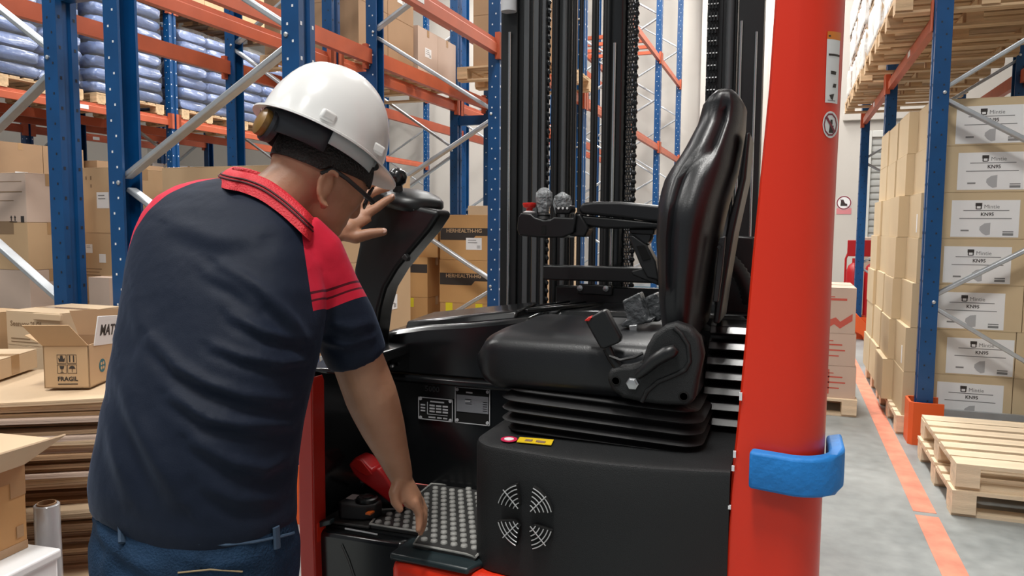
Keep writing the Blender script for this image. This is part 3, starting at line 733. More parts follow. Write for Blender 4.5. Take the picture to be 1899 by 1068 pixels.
# louvred vent: four quarter grilles cut in the seat base
vc = Vector(PY(974, 957, 1.405)); 
VX, VZ = vc.x, vc.z
def vpt(r, a, y=0): return (VX + r * math.cos(a), 1.402 + y - .004 * math.cos(a), VZ + r * 1.08 * math.sin(a))
M['vent'] = mat('grille wire', (.62, .63, .64), .3, metal=.4)
M['void'] = mat('vent opening', (.0015, .0015, .0015), .9)
for q in range(4):
    ac = math.pi / 4 + q * math.pi / 2; half = .50
    pts = [vpt(.062, ac - half + 2 * half * i / 10) for i in range(11)] + [vpt(.024, ac + half * .62), vpt(.022, ac), vpt(.024, ac - half * .62)]
    n = len(pts); mb = MB(); mb.add([(x, y - .0015, z) for x, y, z in pts] + [(x, y + .01, z) for x, y, z in pts], [tuple(range(n))] + [(i, (i + 1) % n, n + (i + 1) % n, n + i) for i in range(n)])
    g = mb.build('vent_opening', 'void', BOX, smooth=0)
    for r in (.028, .0365, .045, .0535, .0605):
        hh = half * min(1, .62 + .38 * (r - .024) / .03)
        MB().tube([vpt(r, ac - hh * .95 + 2 * hh * .95 * i / 8, -.003) for i in range(9)], .0012, 5).build('grille_wire', 'vent', g)
    MB().tube([vpt(.02, ac, -.0045), vpt(.066, ac, -.0045)], .0012, 5).build('grille_wire', 'vent', g)
# stickers on the deck edge of the seat base
def flat_px(pts, Z, name, m, parent, t=.0012):
    q = [PZ(px, py, Z) for px, py in pts]; n = len(q); mb = MB()
    mb.add([(x, y, z) for x, y, z in q] + [(x, y, z + t) for x, y, z in q], [tuple(range(n))[::-1], tuple(range(n, 2 * n))] + [(i, (i + 1) % n, n + (i + 1) % n, n + i) for i in range(n)])
    return mb.build(name, m, parent, smooth=0)
flat_px(ring_px(944, 815, 15.5, 5), .9, 'round_sticker', 'sticker_m', BOX)
flat_px(ring_px(944, 814.5, 9, 2.8), .901, 'sticker_picture', 'paper', BOX)
flat_px([(964, 811), (1027, 816), (1022, 826), (958, 820)], .9, 'caution_sticker', 'sticker_y', BOX)
flat_px([(975, 815), (988, 816), (986, 819), (973, 818)], .9012, 'sticker_picture', 'ink2', BOX); flat_px([(995, 817), (1012, 819), (1010, 822), (993, 820)], .9012, 'sticker_picture', 'ink2', BOX)
# -- bellows under the seat
prof = []; zb0, zb1 = .897, .992
nr = 4
for i in range(nr * 4 + 1):
    t = i / (nr * 4); prof.append((.020 * math.cos(2 * math.pi * nr * t), zb0 + (zb1 - zb0) * t))
def rrect(x0, x1, y0, y1, r, z, n=5, tilt=0):
    o = []
    for cx, cy, a0 in ((x1 - r, y0 + r, -90), (x1 - r, y1 - r, 0), (x0 + r, y1 - r, 90), (x0 + r, y0 + r, 180)):
        for k in range(n + 1):
            a = math.radians(a0 + 90 * k / n); px_, py_ = cx + r * math.cos(a), cy + r * math.sin(a); o.append((px_, py_, z + tilt * (px_ + .4)))
    return o
MB().loft([rrect(-.59 + .018 - e, -.155 + e * .8, 1.525 - e, 1.97 + e, .05, z, tilt=-.04 * (z - zb0 > .002)) for e, z in prof]).build('suspension_bellows', 'rubber', TR, smooth=50, sub=1)
# -- seat cushion: loft along x, rounded sections
def cush():
    rings = []; x0, x1 = -.646, -.165; K = 22; n = 40
    for i in range(K + 1):
        t = i / K; x = x0 + (x1 - x0) * t
        e = (1 - (1 - t / .13) ** 2.6) ** .55 if t < .13 else 1
        if t > .93: e = 1 - .25 * ((t - .93) / .07) ** 2
        e = max(e, .05)
        zc = 1.051; hz = .071 * max(e, .3); hy = .232 * (.86 + .14 * e)
        rg = []
        for q in range(n):
            a = 2 * math.pi * q / n; ca, sa = math.cos(a), math.sin(a); p = .42
            y = hy * abs(ca) ** p * (1 if ca >= 0 else -1); z = hz * abs(sa) ** .48 * (1 if sa >= 0 else -1)
            if sa > 0: z -= .012 * math.exp(-(y / .12) ** 2) * min(1, t * 3)           # dished middle
            rg.append((x, 1.755 + y, zc + z))
        rings.append(rg)
    return MB().loft(rings)
CU = cush().build('seat_cushion', 'leather', TR, smooth=70)
# -- backrest: loft over height
BRF = [(183, 1318), (205, 1300), (240, 1290), (285, 1265), (320, 1238), (345, 1222), (385, 1213), (440, 1210), (500, 1214), (560, 1218), (600, 1226), (612, 1232)]
BRB = [(183, 1376), (205, 1386), (240, 1384), (285, 1377), (320, 1371), (345, 1364), (385, 1353), (440, 1342), (500, 1333), (560, 1325), (600, 1318), (612, 1312)]
def backrest():
    rings = []; n = 48
    tabf = [(y, x) for y, x in BRF]; tabb = [(y, x) for y, x in BRB]
    ys = [178.5, 180, 184, 192, 205] + list(range(220, 601, 20)) + [608, 612]
    for py in ys:
        t = (py - 178) / 434.0
        hw = .115 + .112 * min(1, max(0, (t - .12) / .38)) ** .8
        if t < .12: hw = .115
        if t > .75: hw -= .03 * (t - .75) / .25
        top = 1.0 if py > 205 else max(.12, math.sqrt(max(0, 1 - ((205 - py) / 27.0) ** 3.2)))
        pf = max(py, 183); 
        xf = PY(interp(tabf, pf), pf, 1.755 - hw * .75); xb = PY(interp(tabb, pf), pf, 1.755 + hw * .75)
        z = PY(1300, py, 1.755)[2]
        cx = (xf[0] + xb[0]) / 2; hx = max(.02, (xb[0] - xf[0]) / 2)
        hx *= 1.05 * (.45 + .55 * top); w = hw * (.6 + .4 * top)
        rg = []
        for q in range(n):
            a = 2 * math.pi * q / n; ca, sa = math.cos(a), math.sin(a)
            x = hx * abs(ca) ** .7 * (1 if ca >= 0 else -1); y = w * abs(sa) ** .55 * (1 if sa >= 0 else -1)
            # groove between front pad and side bolster, on both flanks
            for s_ in (-1, 1):
                ga = math.atan2(s_ * 1.0, -.10 if t > .3 else .12); d = (a - ga + math.pi) % (2 * math.pi) - math.pi
                g = .017 * math.exp(-(d / .075) ** 2) * min(1, max(0, (t - .02) / .1)) * (1 - max(0, (t - .72) / .28))
                y -= s_ * g
            if ca < 0: x += .018 * math.exp(-(y / (w * .5)) ** 2) * (1 if .25 < t < .9 else .4)   # hollow lumbar face
            rg.append((cx + x, 1.755 + y, z))
        rings.append(rg)
    return MB().loft(rings[::-1])
BR = backrest().build('seat_backrest', 'leather', TR, smooth=75)
# rear shell of the backrest
q = [(1392, 245), (1384, 330), (1362, 430), (1347, 520), (1335, 600), (1322, 600), (1334, 500), (1350, 410), (1372, 330), (1383, 245)]
slab(q, 1.66, .18, 'backrest_shell', 'blk', TR, .006)
q = [(1334, 440), (1346, 438), (1340, 500), (1332, 560), (1322, 560), (1328, 500)]
sp = slab(q, 1.605, .012, 'hinge_plate', 'blkm', TR, .002)
for px, py in ((1337, 448), (1334, 458)):
    p = PY(px, py, 1.6); MB().lathe([(.004, 0), (.004, .004)], 8, p, Matrix.Rotation(math.pi / 2, 3, 'X')).build('rivet', 'blk', sp)
# -- recliner cover on the near side
RC = [(1124, 702), (1130, 685), (1145, 679), (1170, 677), (1190, 671), (1199, 642), (1211, 621), (1232, 604), (1253, 598), (1280, 607), (1298, 627), (1305, 660), (1296, 700), (1289, 743), (1274, 753), (1230, 752), (1190, 747), (1154, 739), (1133, 723)]
RCO = slab(RC, 1.497, .045, 'recliner_cover', 'blkt', TR, .010, 4)
def ptube(pts, Y, rad, name, m, parent, n=10): return MB().tube([PY(px, py, Y) for px, py in pts], rad, n).build(name, m, parent, smooth=60)
ptube([(1190, 745), (1200, 725), (1220, 708), (1250, 696), (1270, 686), (1279, 670), (1276, 640), (1262, 618), (1250, 608)], 1.497, .005, 'moulded_ridge', 'blkt', RCO, 8)
ptube([(1181, 698), (1195, 686), (1215, 668), (1236, 655), (1250, 651), (1257, 655)], 1.484, [.008, .011, .013, .0145, .0135, .006], 'recliner_lever', 'blk', RCO, 12)
p = PY(1173, 711, 1.495); RX = Matrix.Rotation(math.pi / 2, 3, 'X')
MB().lathe([(.013, 0), (.013, .003), (.010, .004), (.010, .010), (.004, .011)], 6, p, RX).build('bolt', 'steel', RCO, smooth=20)
for px, py in ((1142, 706), (1268, 735)):
    p = PY(px, py, 1.4975); MB().lathe([(.0105, 0), (.0105, .002), (.0075, .0025), (.0075, .0005)], 16, p, RX).build('screw_recess', 'void', RCO)
# -- seat belt buckles
bk = slab([(1084, 595), (1117, 574), (1124, 577), (1151, 628), (1148, 636), (1118, 648), (1112, 645)], 1.492, .03, 'belt_buckle', 'blk', TR, .006)
slab([(1083, 595), (1091, 588), (1098, 588), (1092, 596)], 1.489, .034, 'release_button', 'knob', bk, .002)
ptube([(1126, 645), (1134, 662), (1143, 675), (1152, 690)], 1.510, .010, 'buckle_stalk', 'blk', bk)
ptube([(1130, 660), (1150, 668), (1178, 662), (1192, 655)], 1.498, .0035, 'cable', 'rubber', bk, 6)
b2 = slab([(1153, 558), (1184, 543), (1200, 592), (1212, 590), (1208, 598), (1160, 607), (1150, 605), (1155, 597), (1163, 592)], 1.74, .06, 'wrapped_buckle', 'greypl', TR, .006)
slab([(1166, 604), (1182, 602), (1181, 617), (1168, 618)], 1.735, .012, 'belt_tongue', 'steel', b2, .002)
slab([(1195, 552), (1216, 543), (1224, 560), (1228, 590), (1222, 597), (1203, 597)], 1.80, .06, 'retractor_cover', 'greypl', TR, .008)
# -- compartment walls, battery hood
MB().box(-1.04, 1.822, .64, -.60, 1.86, .935).build('compartment_panel', 'blkg', TR, bevel=.006)
MB().box(-1.05, 1.80, .925, -.60, 1.86, .945).build('hood_ledge', 'blkg', TR, bevel=.007, seg=3)
hv = []
# hood left block: front face, stepped top rising to the back
front = [(-1.075, 1.035), (-1.02, 1.062), (-.995, 1.066), (-.90, 1.082), (-.793, 1.092), (-.70, 1.105), (-.616, 1.118)]
def hood(fr, yf, yb, z0, rise, yslope):
    rings = []
    for x, z in fr:
        rings.append([(x, yf, z0), (x, yf - .004, z - .05), (x, yf, z - .012), (x, yf + .012, z), (x, yf + .10, z + rise * .45), (x, yb - .03, z + rise), (x, yb, z + rise - .02), (x, yb, z0)])
    return MB().loft(rings)
HO = hood(front, 1.822, 2.16, .946, .006, 0).build('battery_hood', 'blkg', TR, smooth=30, bevel=.006)
MB().prism([(1.845, .0), (1.86, .022), (2.02, .030), (2.10, .0)], lambda a, b, d: (d, a, b + 1.062 + (d + 1.0) * .135), -.985, -.66).build('hood_rib', 'blkg', HO, bevel=.006)
hr = [(-.621, 1.117), (-.52, 1.120), (-.42, 1.124), (-.32, 1.127), (-.20, 1.130), (-.06, 1.130)]
HR = hood(hr, 1.99, 2.20, .66, .006, 0).build('battery_hood_side', 'blkg', TR, smooth=30, bevel=.006)
for k in range(3): MB().bar((-.72 + .035 * k, 1.90, 1.118 + .003 * k), (-.60 + .05 * k, 2.15, 1.128), .012, .012).build('hood_ridge', 'blkg', HO, bevel=.003)
p = PY(728, 678, 1.81); MB().lathe([(.006, 0), (.006, .006), (.003, .008)], 8, p, RX).build('bolt', 'steel', HO)
# data plates
def plate(px0, py0, px1, py1, face):
    a = PY(px0, py0, 1.819); b = PY(px1, py1, 1.819)
    o = MB().box(a[0], 1.8185, b[2], b[0], 1.822, a[2]).build('data_plate', 'void', TR)
    t = .0022
    for nm, q in (('plate_border', (a[0], b[2], b[0], b[2] + t)), ('plate_border', (a[0], a[2] - t, b[0], a[2])), ('plate_border', (a[0], b[2], a[0] + t, a[2])), ('plate_border', (b[0] - t, b[2], b[0], a[2]))):
        MB().box(q[0], 1.8172, q[1], q[2], 1.8186, q[3]).build(nm, 'silver', o)
    W_, H_ = b[0] - a[0], a[2] - b[2]
    for sx in (.07, .93):
        for sz in (.08, .92):
            MB().lathe([(.0045, 0), (.0045, .002)], 10, (a[0] + W_ * sx, 1.8178, b[2] + H_ * sz), RX).build('rivet', 'silver', o)
    def r(u0, v0, u1, v1, m='silver', n='plate_print'):
        MB().box(a[0] + W_ * u0, 1.8174, b[2] + H_ * v0, a[0] + W_ * u1, 1.8186, b[2] + H_ * v1).build(n, m, o, smooth=0)
    return o, r
o, r = plate(776, 735, 840, 783, 0)
r(.35, .80, .75, .86); r(.26, .25, .275, .8); r(.26, .25, .85, .27)
for i in range(3):
    r(.07, .36 + .13 * i, .2, .42 + .13 * i)
    for j in range(3): r(.33 + .19 * j, .36 + .13 * i, .48 + .19 * j, .43 + .13 * i)
r(.3, .10, .5, .16); r(.55, .10, .68, .16); r(.72, .10, .84, .16)
o, r = plate(844, 716, 909, 790, 0)
M['slab'] = mat('frosted plate', (.22, .23, .25), .35)
r(.05, .32, .95, .78, 'slab', 'frosted_panel')
MB().box(*(lambda a, b: (a[0] + .03, 1.8165, b[2] + .06, a[0] + .045, 1.8176, b[2] + .0625))(PY(844, 716, 1.819), PY(909, 790, 1.819))).build('plate_print', 'silver', o)
for i in range(3): r(.3, .66 - .06 * i, .48, .68 - .06 * i, 'paper')
for i in range(5): r(.8, .62 - .06 * i, .92, .64 - .06 * i, 'silver')
r(.32, .84, .5, .88)
a = PY(801, 722, 1.8205); text('5000', .022, 'steelg', TR, face_mx('-y', a[0], 1.8213, a[2]), 'embossed_number', local=False)
# -- mat with studs
MATP = [(686, 974), (708, 947), (743, 945), (800, 899), (879, 905)]
mpts = [PZ(*p, .645) for p in MATP] + [(-.60, 1.80, .645), (-.60, 1.435, .645)] + [PZ(*p, .645) for p in ((864, 1030), (767, 1011), (782, 989))]
FL = MB().prism([(-1.045, 1.50), (-.79, 1.50), (-.785, 1.405), (-.60, 1.405), (-.60, 1.83), (-1.045, 1.83)], lambda a, b, d: (a, b, d), .6252, .637).build('cab_floor', 'blk', TR)
MT = MB().prism([(p[0], p[1]) for p in mpts], lambda a, b, d: (a, b, d), .637, .646).build('floor_mat', 'matr', TR, bevel=.002)
def inside(x, y, P):
    c = False; n = len(P); j = n - 1
    for i in range(n):
        if (P[i][1] > y) != (P[j][1] > y) and x < (P[j][0] - P[i][0]) * (y - P[i][1]) / (P[j][1] - P[i][1]) + P[i][0]: c = not c
        j = i
    return c
_stud = MB().lathe([(.0085, 0), (.0078, .004), (.005, .0052)], 8).mesh('stud', 'stud', 60)
PP = [(p[0], p[1]) for p in mpts]; k = 0
for i in range(40):
    for j in range(40):
        x = -.94 + .0245 * i + (.012 if j % 2 else 0); y = 1.43 + .026 * j
        if x < -.615 and all(inside(x + dx, y + dy, PP) for dx, dy in ((.013, 0), (-.013, 0), (0, .013), (0, -.013))):
            s_ = bpy.data.objects.new('stud', _stud); COL.objects.link(s_); s_.parent = MT; s_.matrix_parent_inverse = wmat(MT).inverted(); s_.location = (x, y, .646); k += 1
# raised mat rim
q = [Vector((p[0], p[1], .648)) for p in mpts]
MB().tube(q + [q[0]], .0028, 6).build('mat_rim', 'stud', MT)
# -- lower black panels left of the sill, red corner post
MB().prism([(-1.035, 1.47), (-.80, 1.475), (-.785, 1.50), (-.785, 1.60), (-1.035, 1.60)], lambda a, b, d: (a, b, d), .1, .632).build('step_panel', 'blkg', TR, bevel=.012, seg=3)
ptube([(632, 1010), (645, 1040), (658, 1080)], 1.468, .0012, 'moulding_line', 'steelg', TR, 6)
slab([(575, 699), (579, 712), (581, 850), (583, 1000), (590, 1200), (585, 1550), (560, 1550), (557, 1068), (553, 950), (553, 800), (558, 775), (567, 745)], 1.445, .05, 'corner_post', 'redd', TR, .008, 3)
slab([(582, 968), (588, 972), (588, 1100), (582, 1100)], 1.455, .03, 'corner_flange', 'red', TR, .002)
MB().box(-1.055, 1.49, .63, -1.035, 1.86, 1.0).build('side_wall', 'blkg', TR, bevel=.006)
MB().prism([(1.50, 1.0), (1.50, 1.012), (1.60, 1.03), (1.86, 1.03), (1.86, 1.0)], lambda a, b, d: (d, a, b), -1.06, -.955).build('side_shelf', 'blkg', TR, bevel=.008, seg=3)
ptube([(600, 660), (601, 690), (597, 700)], 1.62, .010, 'grab_knob', 'steel', TR)
slab([(588, 968), (612, 965), (612, 973), (588, 980)], 1.465, .02, 'edge_bracket', 'teal', TR, .002)
ptube([(640, 980), (680, 987), (700, 991)], 1.468, .0018, 'edge_highlight', 'silver', TR, 6)
# -- foot button box
fb = MB().prism([(-1.0, 1.53), (-.985, 1.515), (-.93, 1.525), (-.905, 1.545), (-.905, 1.575), (-.925, 1.60), (-.99, 1.60), (-1.0, 1.59)], lambda a, b, d: (a, b, d), .646, .683).build('foot_switch', 'rubber', TR, bevel=.005, seg=3)
MB().lathe([(.026, 0), (.026, .008), (.021, .010), (.020, .008), (.012, .008), (.011, .011), (.004, .011)], 24, (-.938, 1.562, .683)).build('switch_button', 'blk', fb)
MB().box(-.993, 1.555, .683, -.970, 1.585, .6845).build('switch_label', 'paper', fb)
MB().box(-.918, 1.520, .666, -.9045, 1.540, .670).build('orange_mark', 'orangem', fb)
MB().prism([(-1.03, 1.50), (-.90, 1.505), (-.895, 1.62), (-1.02, 1.64)], lambda a, b, d: (a, b, d), .6375, .6455).build('switch_tray', 'matr', TR, bevel=.003)
# -- red pedal lever lying over the floor
pd = slab([(645, 862), (658, 848), (671, 853), (690, 872), (699, 868), (712, 882), (735, 915), (750, 938), (741, 947), (730, 940), (698, 914), (668, 893), (655, 880)], 1.60, .055, 'brake_pedal', 'pedal', TR, .006, 3)
MB().tube([PY(672, 892, 1.62), PY(668, 903, 1.66)], .006, 8).build('pivot_pin', 'steel', pd)
slab([(648, 860), (659, 850), (670, 855), (690, 880), (681, 884), (666, 876)], 1.597, .004, 'pedal_pad', 'knob', pd, .002)
# -- steering console
CO = [(668, 352), (700, 350), (735, 366), (775, 382), (815, 391), (812, 402), (795, 428), (765, 463), (735, 500), (714, 535), (703, 575), (697, 625), (693, 690), (668, 700), (664, 620), (657, 560), (655, 500), (664, 455), (668, 400)]
CN = slab(CO, 1.735, .08, 'steering_console', 'blk', TR, .028, 5, 50)
def frame3(zdir, c):
    z = Vector(zdir).normalized(); x = Vector((1, 0, 0)); x = (x - z * x.dot(z)).normalized(); y = z.cross(x)
    m = Matrix((x, y, z)).transposed(); return m
sm = frame3((.18, -.10, 1), None)
SWH = Vector(PY(764, 374, 1.80))
sw = MB().lathe([(.076, -.016), (.085, -.005), (.083, .009), (.070, .020), (.045, .029), (.012, .033)], 32, SWH, sm).build('steering_disc', 'blk', CN, smooth=50)
kb = Vector(PY(737, 330, 1.755))
MB().tube([kb + Vector((.0, .01, -.055)), kb + Vector((0, .003, -.035)), kb + Vector((0, 0, -.01)), kb], [.020, .014, .012, .012], 12).build('knob_stem', 'blk', sw, smooth=60)
MB().lathe([(.010, -.022), (.022, -.012), (.026, .003), (.023, .015), (.012, .024), (.003, .026)], 20, kb).build('steering_knob', 'blkg', sw, smooth=60)
dsp = slab([(668, 322), (700, 316), (714, 326), (716, 349), (670, 350)], 1.88, .02, 'display_tray', 'screen', CN, .004)
slab([(668, 339), (716, 342), (716, 347), (668, 345)], 1.876, .02, 'display_edge', 'blk', CN, .002)
ptube([(728, 379), (752, 384), (768, 389)], 1.733, .0016, 'trim_strip', 'silver', CN, 6)
slab([(743, 478), (750, 470), (756, 478), (754, 486)], 1.72, .02, 'console_latch', 'rubber', CN, .003)
# -- armrest with control pod
AR = slab([(1072, 387), (1079, 376), (1100, 373.5), (1150, 373.5), (1225, 381), (1225, 413), (1150, 404), (1077, 397)], 1.97, .085, 'armrest_pad', 'leather', TR, .010, 4, 50)
slab([(1074, 399), (1150, 405), (1225, 413), (1225, 424), (1120, 424), (1080, 418)], 1.975, .07, 'armrest_base', 'blk', AR, .006)
slab([(1063, 398), (1076, 396), (1092, 424), (1084, 440), (1060, 438), (1040, 432), (1066, 428)], 1.965, .06, 'armrest_neck', 'blk', AR, .005)
PO = slab([(960, 403), (966, 394), (984, 396), (992, 403), (1008, 408), (1020, 407), (1027, 402), (1062, 404), (1068, 392), (1069, 404), (1064, 432), (1042, 441), (1000, 441), (963, 437), (958, 425)], 1.955, .12, 'control_pod', 'blk', AR, .010, 4, 50)
def lathe_px(prof, px, py, Y, name, m, parent, n=16, mx=None): return MB().lathe(prof, n, PY(px, py, Y), mx).build(name, m, parent, smooth=35)
lathe_px([(.009, -.004), (.009, .006), (.017, .010), (.020, .018), (.019, .022), (.010, .023)], 982, 391, 2.0, 'emergency_knob', 'knob', PO)
lathe_px([(.016, 0), (.018, .004), (.010, .008)], 982, 396, 2.0, 'knob_collar', 'paper', PO)
lathe_px([(.012, -.002), (.015, .012), (.022, .034), (.020, .052), (.010, .060), (.002, .062)], 1009, 394, 2.0, 'joystick', 'greypl', PO, 6)
lathe_px([(.016, .000), (.024, .034), (.023, .054), (.012, .066), (.003, .069)], 1009, 394, 2.0, 'joystick_wrap', 'plastic', PO, 7)
lathe_px([(.020, -.012), (.017, -.004), (.019, 0), (.013, .006)], 1009, 398, 2.0, 'joystick_boot', 'rubber', PO)
lathe_px([(.014, -.012), (.021, .014), (.018, .032), (.006, .042)], 1043, 388, 2.04, 'joystick', 'greypl', PO, 6)
lathe_px([(.020, -.012), (.028, .016), (.023, .036), (.004, .048)], 1043, 388, 2.04, 'joystick_wrap', 'plastic', PO, 7)
rk = slab([(1028, 383), (1058, 380), (1060, 390), (1056, 397), (1030, 397)], 1.96, .05, 'rocker_switch', 'blk', PO, .005)
for px in (1036, 1044, 1052): lathe_px([(.0032, 0), (.0032, .002)], px, 386, 1.958, 'indicator_dot', 'paper', rk, 8, RX)
slab([(1004, 419), (1012, 418), (1012, 434), (1004, 434)], 1.9535, .004, 'pod_slot', 'void', PO, 0)
# armrest support
slab([(1165, 424), (1215, 424), (1212, 436), (1170, 434)], 1.99, .05, 'pivot_bracket', 'blkm', AR, .004)
lathe_px([(.028, -.02), (.032, 0), (.026, .02)], 1190, 437, 2.02, 'pivot_drum', 'blkg', AR, 20, RX)
sa = slab([(1164, 436), (1174, 436), (1190, 448), (1200, 455), (1216, 485), (1222, 520), (1200, 515), (1187, 492)], 1.985, .05, 'support_arm', 'blkm', AR, .004)
slab([(1180, 456), (1194, 454), (1207, 480), (1192, 484)], 1.982, .006, 'arm_recess', 'void', sa, .001)
slab([(1170, 503), (1215, 490), (1222, 530), (1172, 510)], 1.99, .06, 'support_foot', 'blkm', AR, .004)
# -- cross bars behind the seat
slab([(1006, 492), (1230, 497), (1230, 526), (1006, 519)], 2.16, .05, 'guard_bar', 'blkm', TR, .005)
g2 = slab([(1030, 530), (1235, 536), (1235, 575), (1030, 570)], 2.18, .04, 'valve_bracket', 'blkm', TR, .004)
g3 = slab([(1070, 526), (1135, 530), (1135, 549), (1070, 545)], 2.165, .02, 'valve_block', 'blk', g2, .004)
for px, py in ((1076, 534), (1124, 535)): lathe_px([(.009, 0), (.009, .005), (.004, .007)], px, py, 2.163, 'bolt', 'steel', g3, 8, RX)
# -- mast
MZ0, MZ1 = .25, 2.75
def mx_(px, Y): return PY(px, 430, Y)[0]
def channel(px0, px1, Y, d, name='mast_channel', m='blkm', lip=.3, z0=MZ0, z1=MZ1, face=1):
    x0, x1 = mx_(px0, Y), mx_(px1, Y); t = .009; w = x1 - x0
    if face > 0: poly = [(x0, Y), (x1, Y), (x1, Y + t), (x0 + t, Y + t), (x0 + t, Y + d - t), (x1, Y + d - t), (x1, Y + d), (x0, Y + d)]
    else: poly = [(x0, Y), (x1, Y), (x1, Y + d), (x0, Y + d), (x0, Y + d - t), (x1 - t, Y + d - t), (x1 - t, Y + t), (x0, Y + t)]
    return MB().prism(poly, lambda a, b, dd: (a, b, dd), z0, z1).build(name, m, TR, bevel=.003)
def vrod(px, Y, r, name, m='blkm', z0=MZ0, z1=MZ1, n=14):
    x = mx_(px, Y); return MB().tube([(x, Y, z0), (x, Y, z1)], r, n).build(name, m, TR, smooth=60)
def vstrip(px0, px1, Y, d, name, m='blkm', z0=MZ0, z1=MZ1):
    return MB().box(mx_(px0, Y), Y, z0, mx_(px1, Y), Y + d, z1).build(name, m, TR, bevel=.002)
def chain(px, Y, name='lift_chain', half=.011, pitch=.022):
    x = mx_(px, Y); mb = MB(); z = MZ0 + .3; k = 0
    while z < MZ1:
        for dx in ((-half, -half * .33, half * .33, half) if k % 2 else (-half * .66, 0, half * .66)):
            mb.box(x + dx - .0016, Y - .007, z - .012, x + dx + .0016, Y + .007, z + .012)
        mb.tube([(x - half * 1.15, Y, z), (x + half * 1.15, Y, z)], .0042, 6); z += pitch; k += 1
    return tag(mb.build(name, 'blkm', TR, smooth=0), kind='stuff')
def pins(px, Y, dx=.0):      # chain seen from its side: a column of pin heads
    x = mx_(px, Y); mb = MB(); z = MZ0 + .3
    while z < MZ1:
        mb.lathe([(.0085, -.004), (.0085, .003), (.004, .005)], 8, (x, Y, z), RX); mb.box(x - .004, Y - .001, z - .014, x + .004, Y + .006, z + .014); z += .026
    return tag(mb.build('lift_chain', 'blkg', TR, smooth=30), kind='stuff')
# left upright set
channel(927, 957, 2.22, .10, face=1)
vrod(943, 2.215, .005, 'guide_or_highlight_rod', 'mast_glint', z1=PY(943, 60, 2.215)[2])  # thin bright rod added to draw the channel's highlight line
MB().tube([(mx_(941, 2.2), 2.2, PY(941, 22, 2.2)[2]), (mx_(941, 2.2), 2.2, 2.75)], .024, 16).build('cylinder_head', 'silver', TR)
for a_, b_, d_, m_ in ((957, 968, 2.24, 'blkm'), (968, 978, 2.235, 'steelg'), (979, 985, 2.25, 'blkm'), (986, 995, 2.24, 'steelg'), (996, 1001, 2.25, 'blkm'), (1002, 1008, 2.24, 'steelg')): vstrip(a_, b_, d_, .02, 'hose_strip', m_)
pins(1013, 2.26)
channel(1019, 1052, 2.27, .09, face=-1)
vrod(1043, 2.262, .008, 'guide_or_highlight_rod', 'steelg')
vrod(1028, 2.262, .007, 'guide_or_highlight_rod')
# middle hoses
for px, r_ in ((1061, .0065), (1073, .0065), (1096, .007), (1102, .005), (1117, .008), (1122, .006)): vrod(px, 2.30, r_, 'hydraulic_hose', 'rubber')
# centre lift cylinder and chain
vrod(1143, 2.30, .032, 'lift_cylinder', 'blkg', n=24)
vrod(1134, 2.262, .006, 'guide_or_highlight_rod', 'mast_glint', z1=PY(1134, 80, 2.26)[2])  # bright rod drawing the highlight along the lift cylinder
channel(1143, 1160, 2.34, .05)
chain(1165, 2.28); pins(1173, 2.275)
# right upright set
chain(1311, 2.25, half=.013, pitch=.034); vstrip(1301, 1330, 2.275, .03, 'chain_guide')
channel(1326, 1356, 2.28, .10, face=-1); vrod(1343, 2.272, .012, 'guide_or_highlight_rod', 'steelg')
channel(1358, 1404, 2.22, .11, face=-1); vrod(1363, 2.215, .0045, 'guide_or_highlight_rod', 'mast_glint', z1=PY(1363, 40, 2.215)[2]); vrod(1391, 2.216, .004, 'guide_or_highlight_rod', 'mast_glint', z1=PY(1391, 60, 2.216)[2])  # bright rods drawing the highlights of the right channel
for z in (.35, 2.62): MB().box(mx_(930, 2.3), 2.34, z, mx_(1400, 2.3), 2.40, z + .1).build('mast_crossbar', 'blkm', TR, bevel=.004)
slab([(1325, 590), (1400, 595), (1400, 440), (1352, 436), (1340, 500)], 2.05, .08, 'mast_shroud', 'blk', TR, .006)
# -- louvres behind the seat, hose
for i, (py, m_) in enumerate(((600, 'blkg'), (628, 'blkg'), (655, 'blkg'), (681, 'blkg'), (708, 'blkg'), (735, 'blkg'), (762, 'blkg'), (790, 'blkg'), (812, 'blkg'))):
    a = PY(1322 - i * 3, py, 1.78); zz = a[2]
    MB().prism([(0, 0), (.012, .016), (.05, .024), (.07, .022), (.07, .0)], lambda u, v, d, zz=zz: (d, 1.70 + u, zz + v - .012), a[0], -.055).build('cooling_louvre', m_, TR, bevel=.002)
MB().box(-.24, 1.80, .66, -.045, 1.86, 1.11).build('louvre_back', 'blk', TR)
hs = []
for i in range(25):
    t = i / 24; px = 1340 + 52 * (1 - (1 - t) ** 1.5); py = 478 + 85 * t ** 1.4; hs.append(PY(px, py, 2.0))
MB().tube(hs, [.019 + (.003 if i % 2 else 0) for i in range(25)], 12).build('corrugated_hose', 'rubber', TR, smooth=60)
# -- hidden running gear: load legs, wheels, overhead guard
for x0, x1 in ((-1.05, -.90), (-.07, .075)):
    MB().prism([(2.5, .10), (2.5, .30), (3.2, .30), (3.55, .16), (3.55, .10)], lambda a, b, d: (d, a, b), x0, x1).build('load_leg', 'red', TR, bevel=.01)
    w = MB().lathe([(.05, -.045), (.125, -.045), (.13, -.035), (.13, .035), (.125, .045), (.05, .045)], 24, ((x0 + x1) / 2, 3.38, .131), Matrix.Rotation(math.pi / 2, 3, 'Y')).build('load_wheel', 'rubber', TR)
MB().lathe([(.05, -.06), (.165, -.06), (.17, -.05), (.17, .05), (.165, .06), (.05, .06)], 28, (-.48, 1.9, .171), Matrix.Rotation(math.pi / 2, 3, 'Y')).build('drive_wheel', 'rubber', TR)
for x in (-.02, -.45, -.88): MB().bar((x, 1.52, 2.33), (x, 2.30, 2.33), .05, .06).build('roof_bar', 'blkm', TR, bevel=.008)
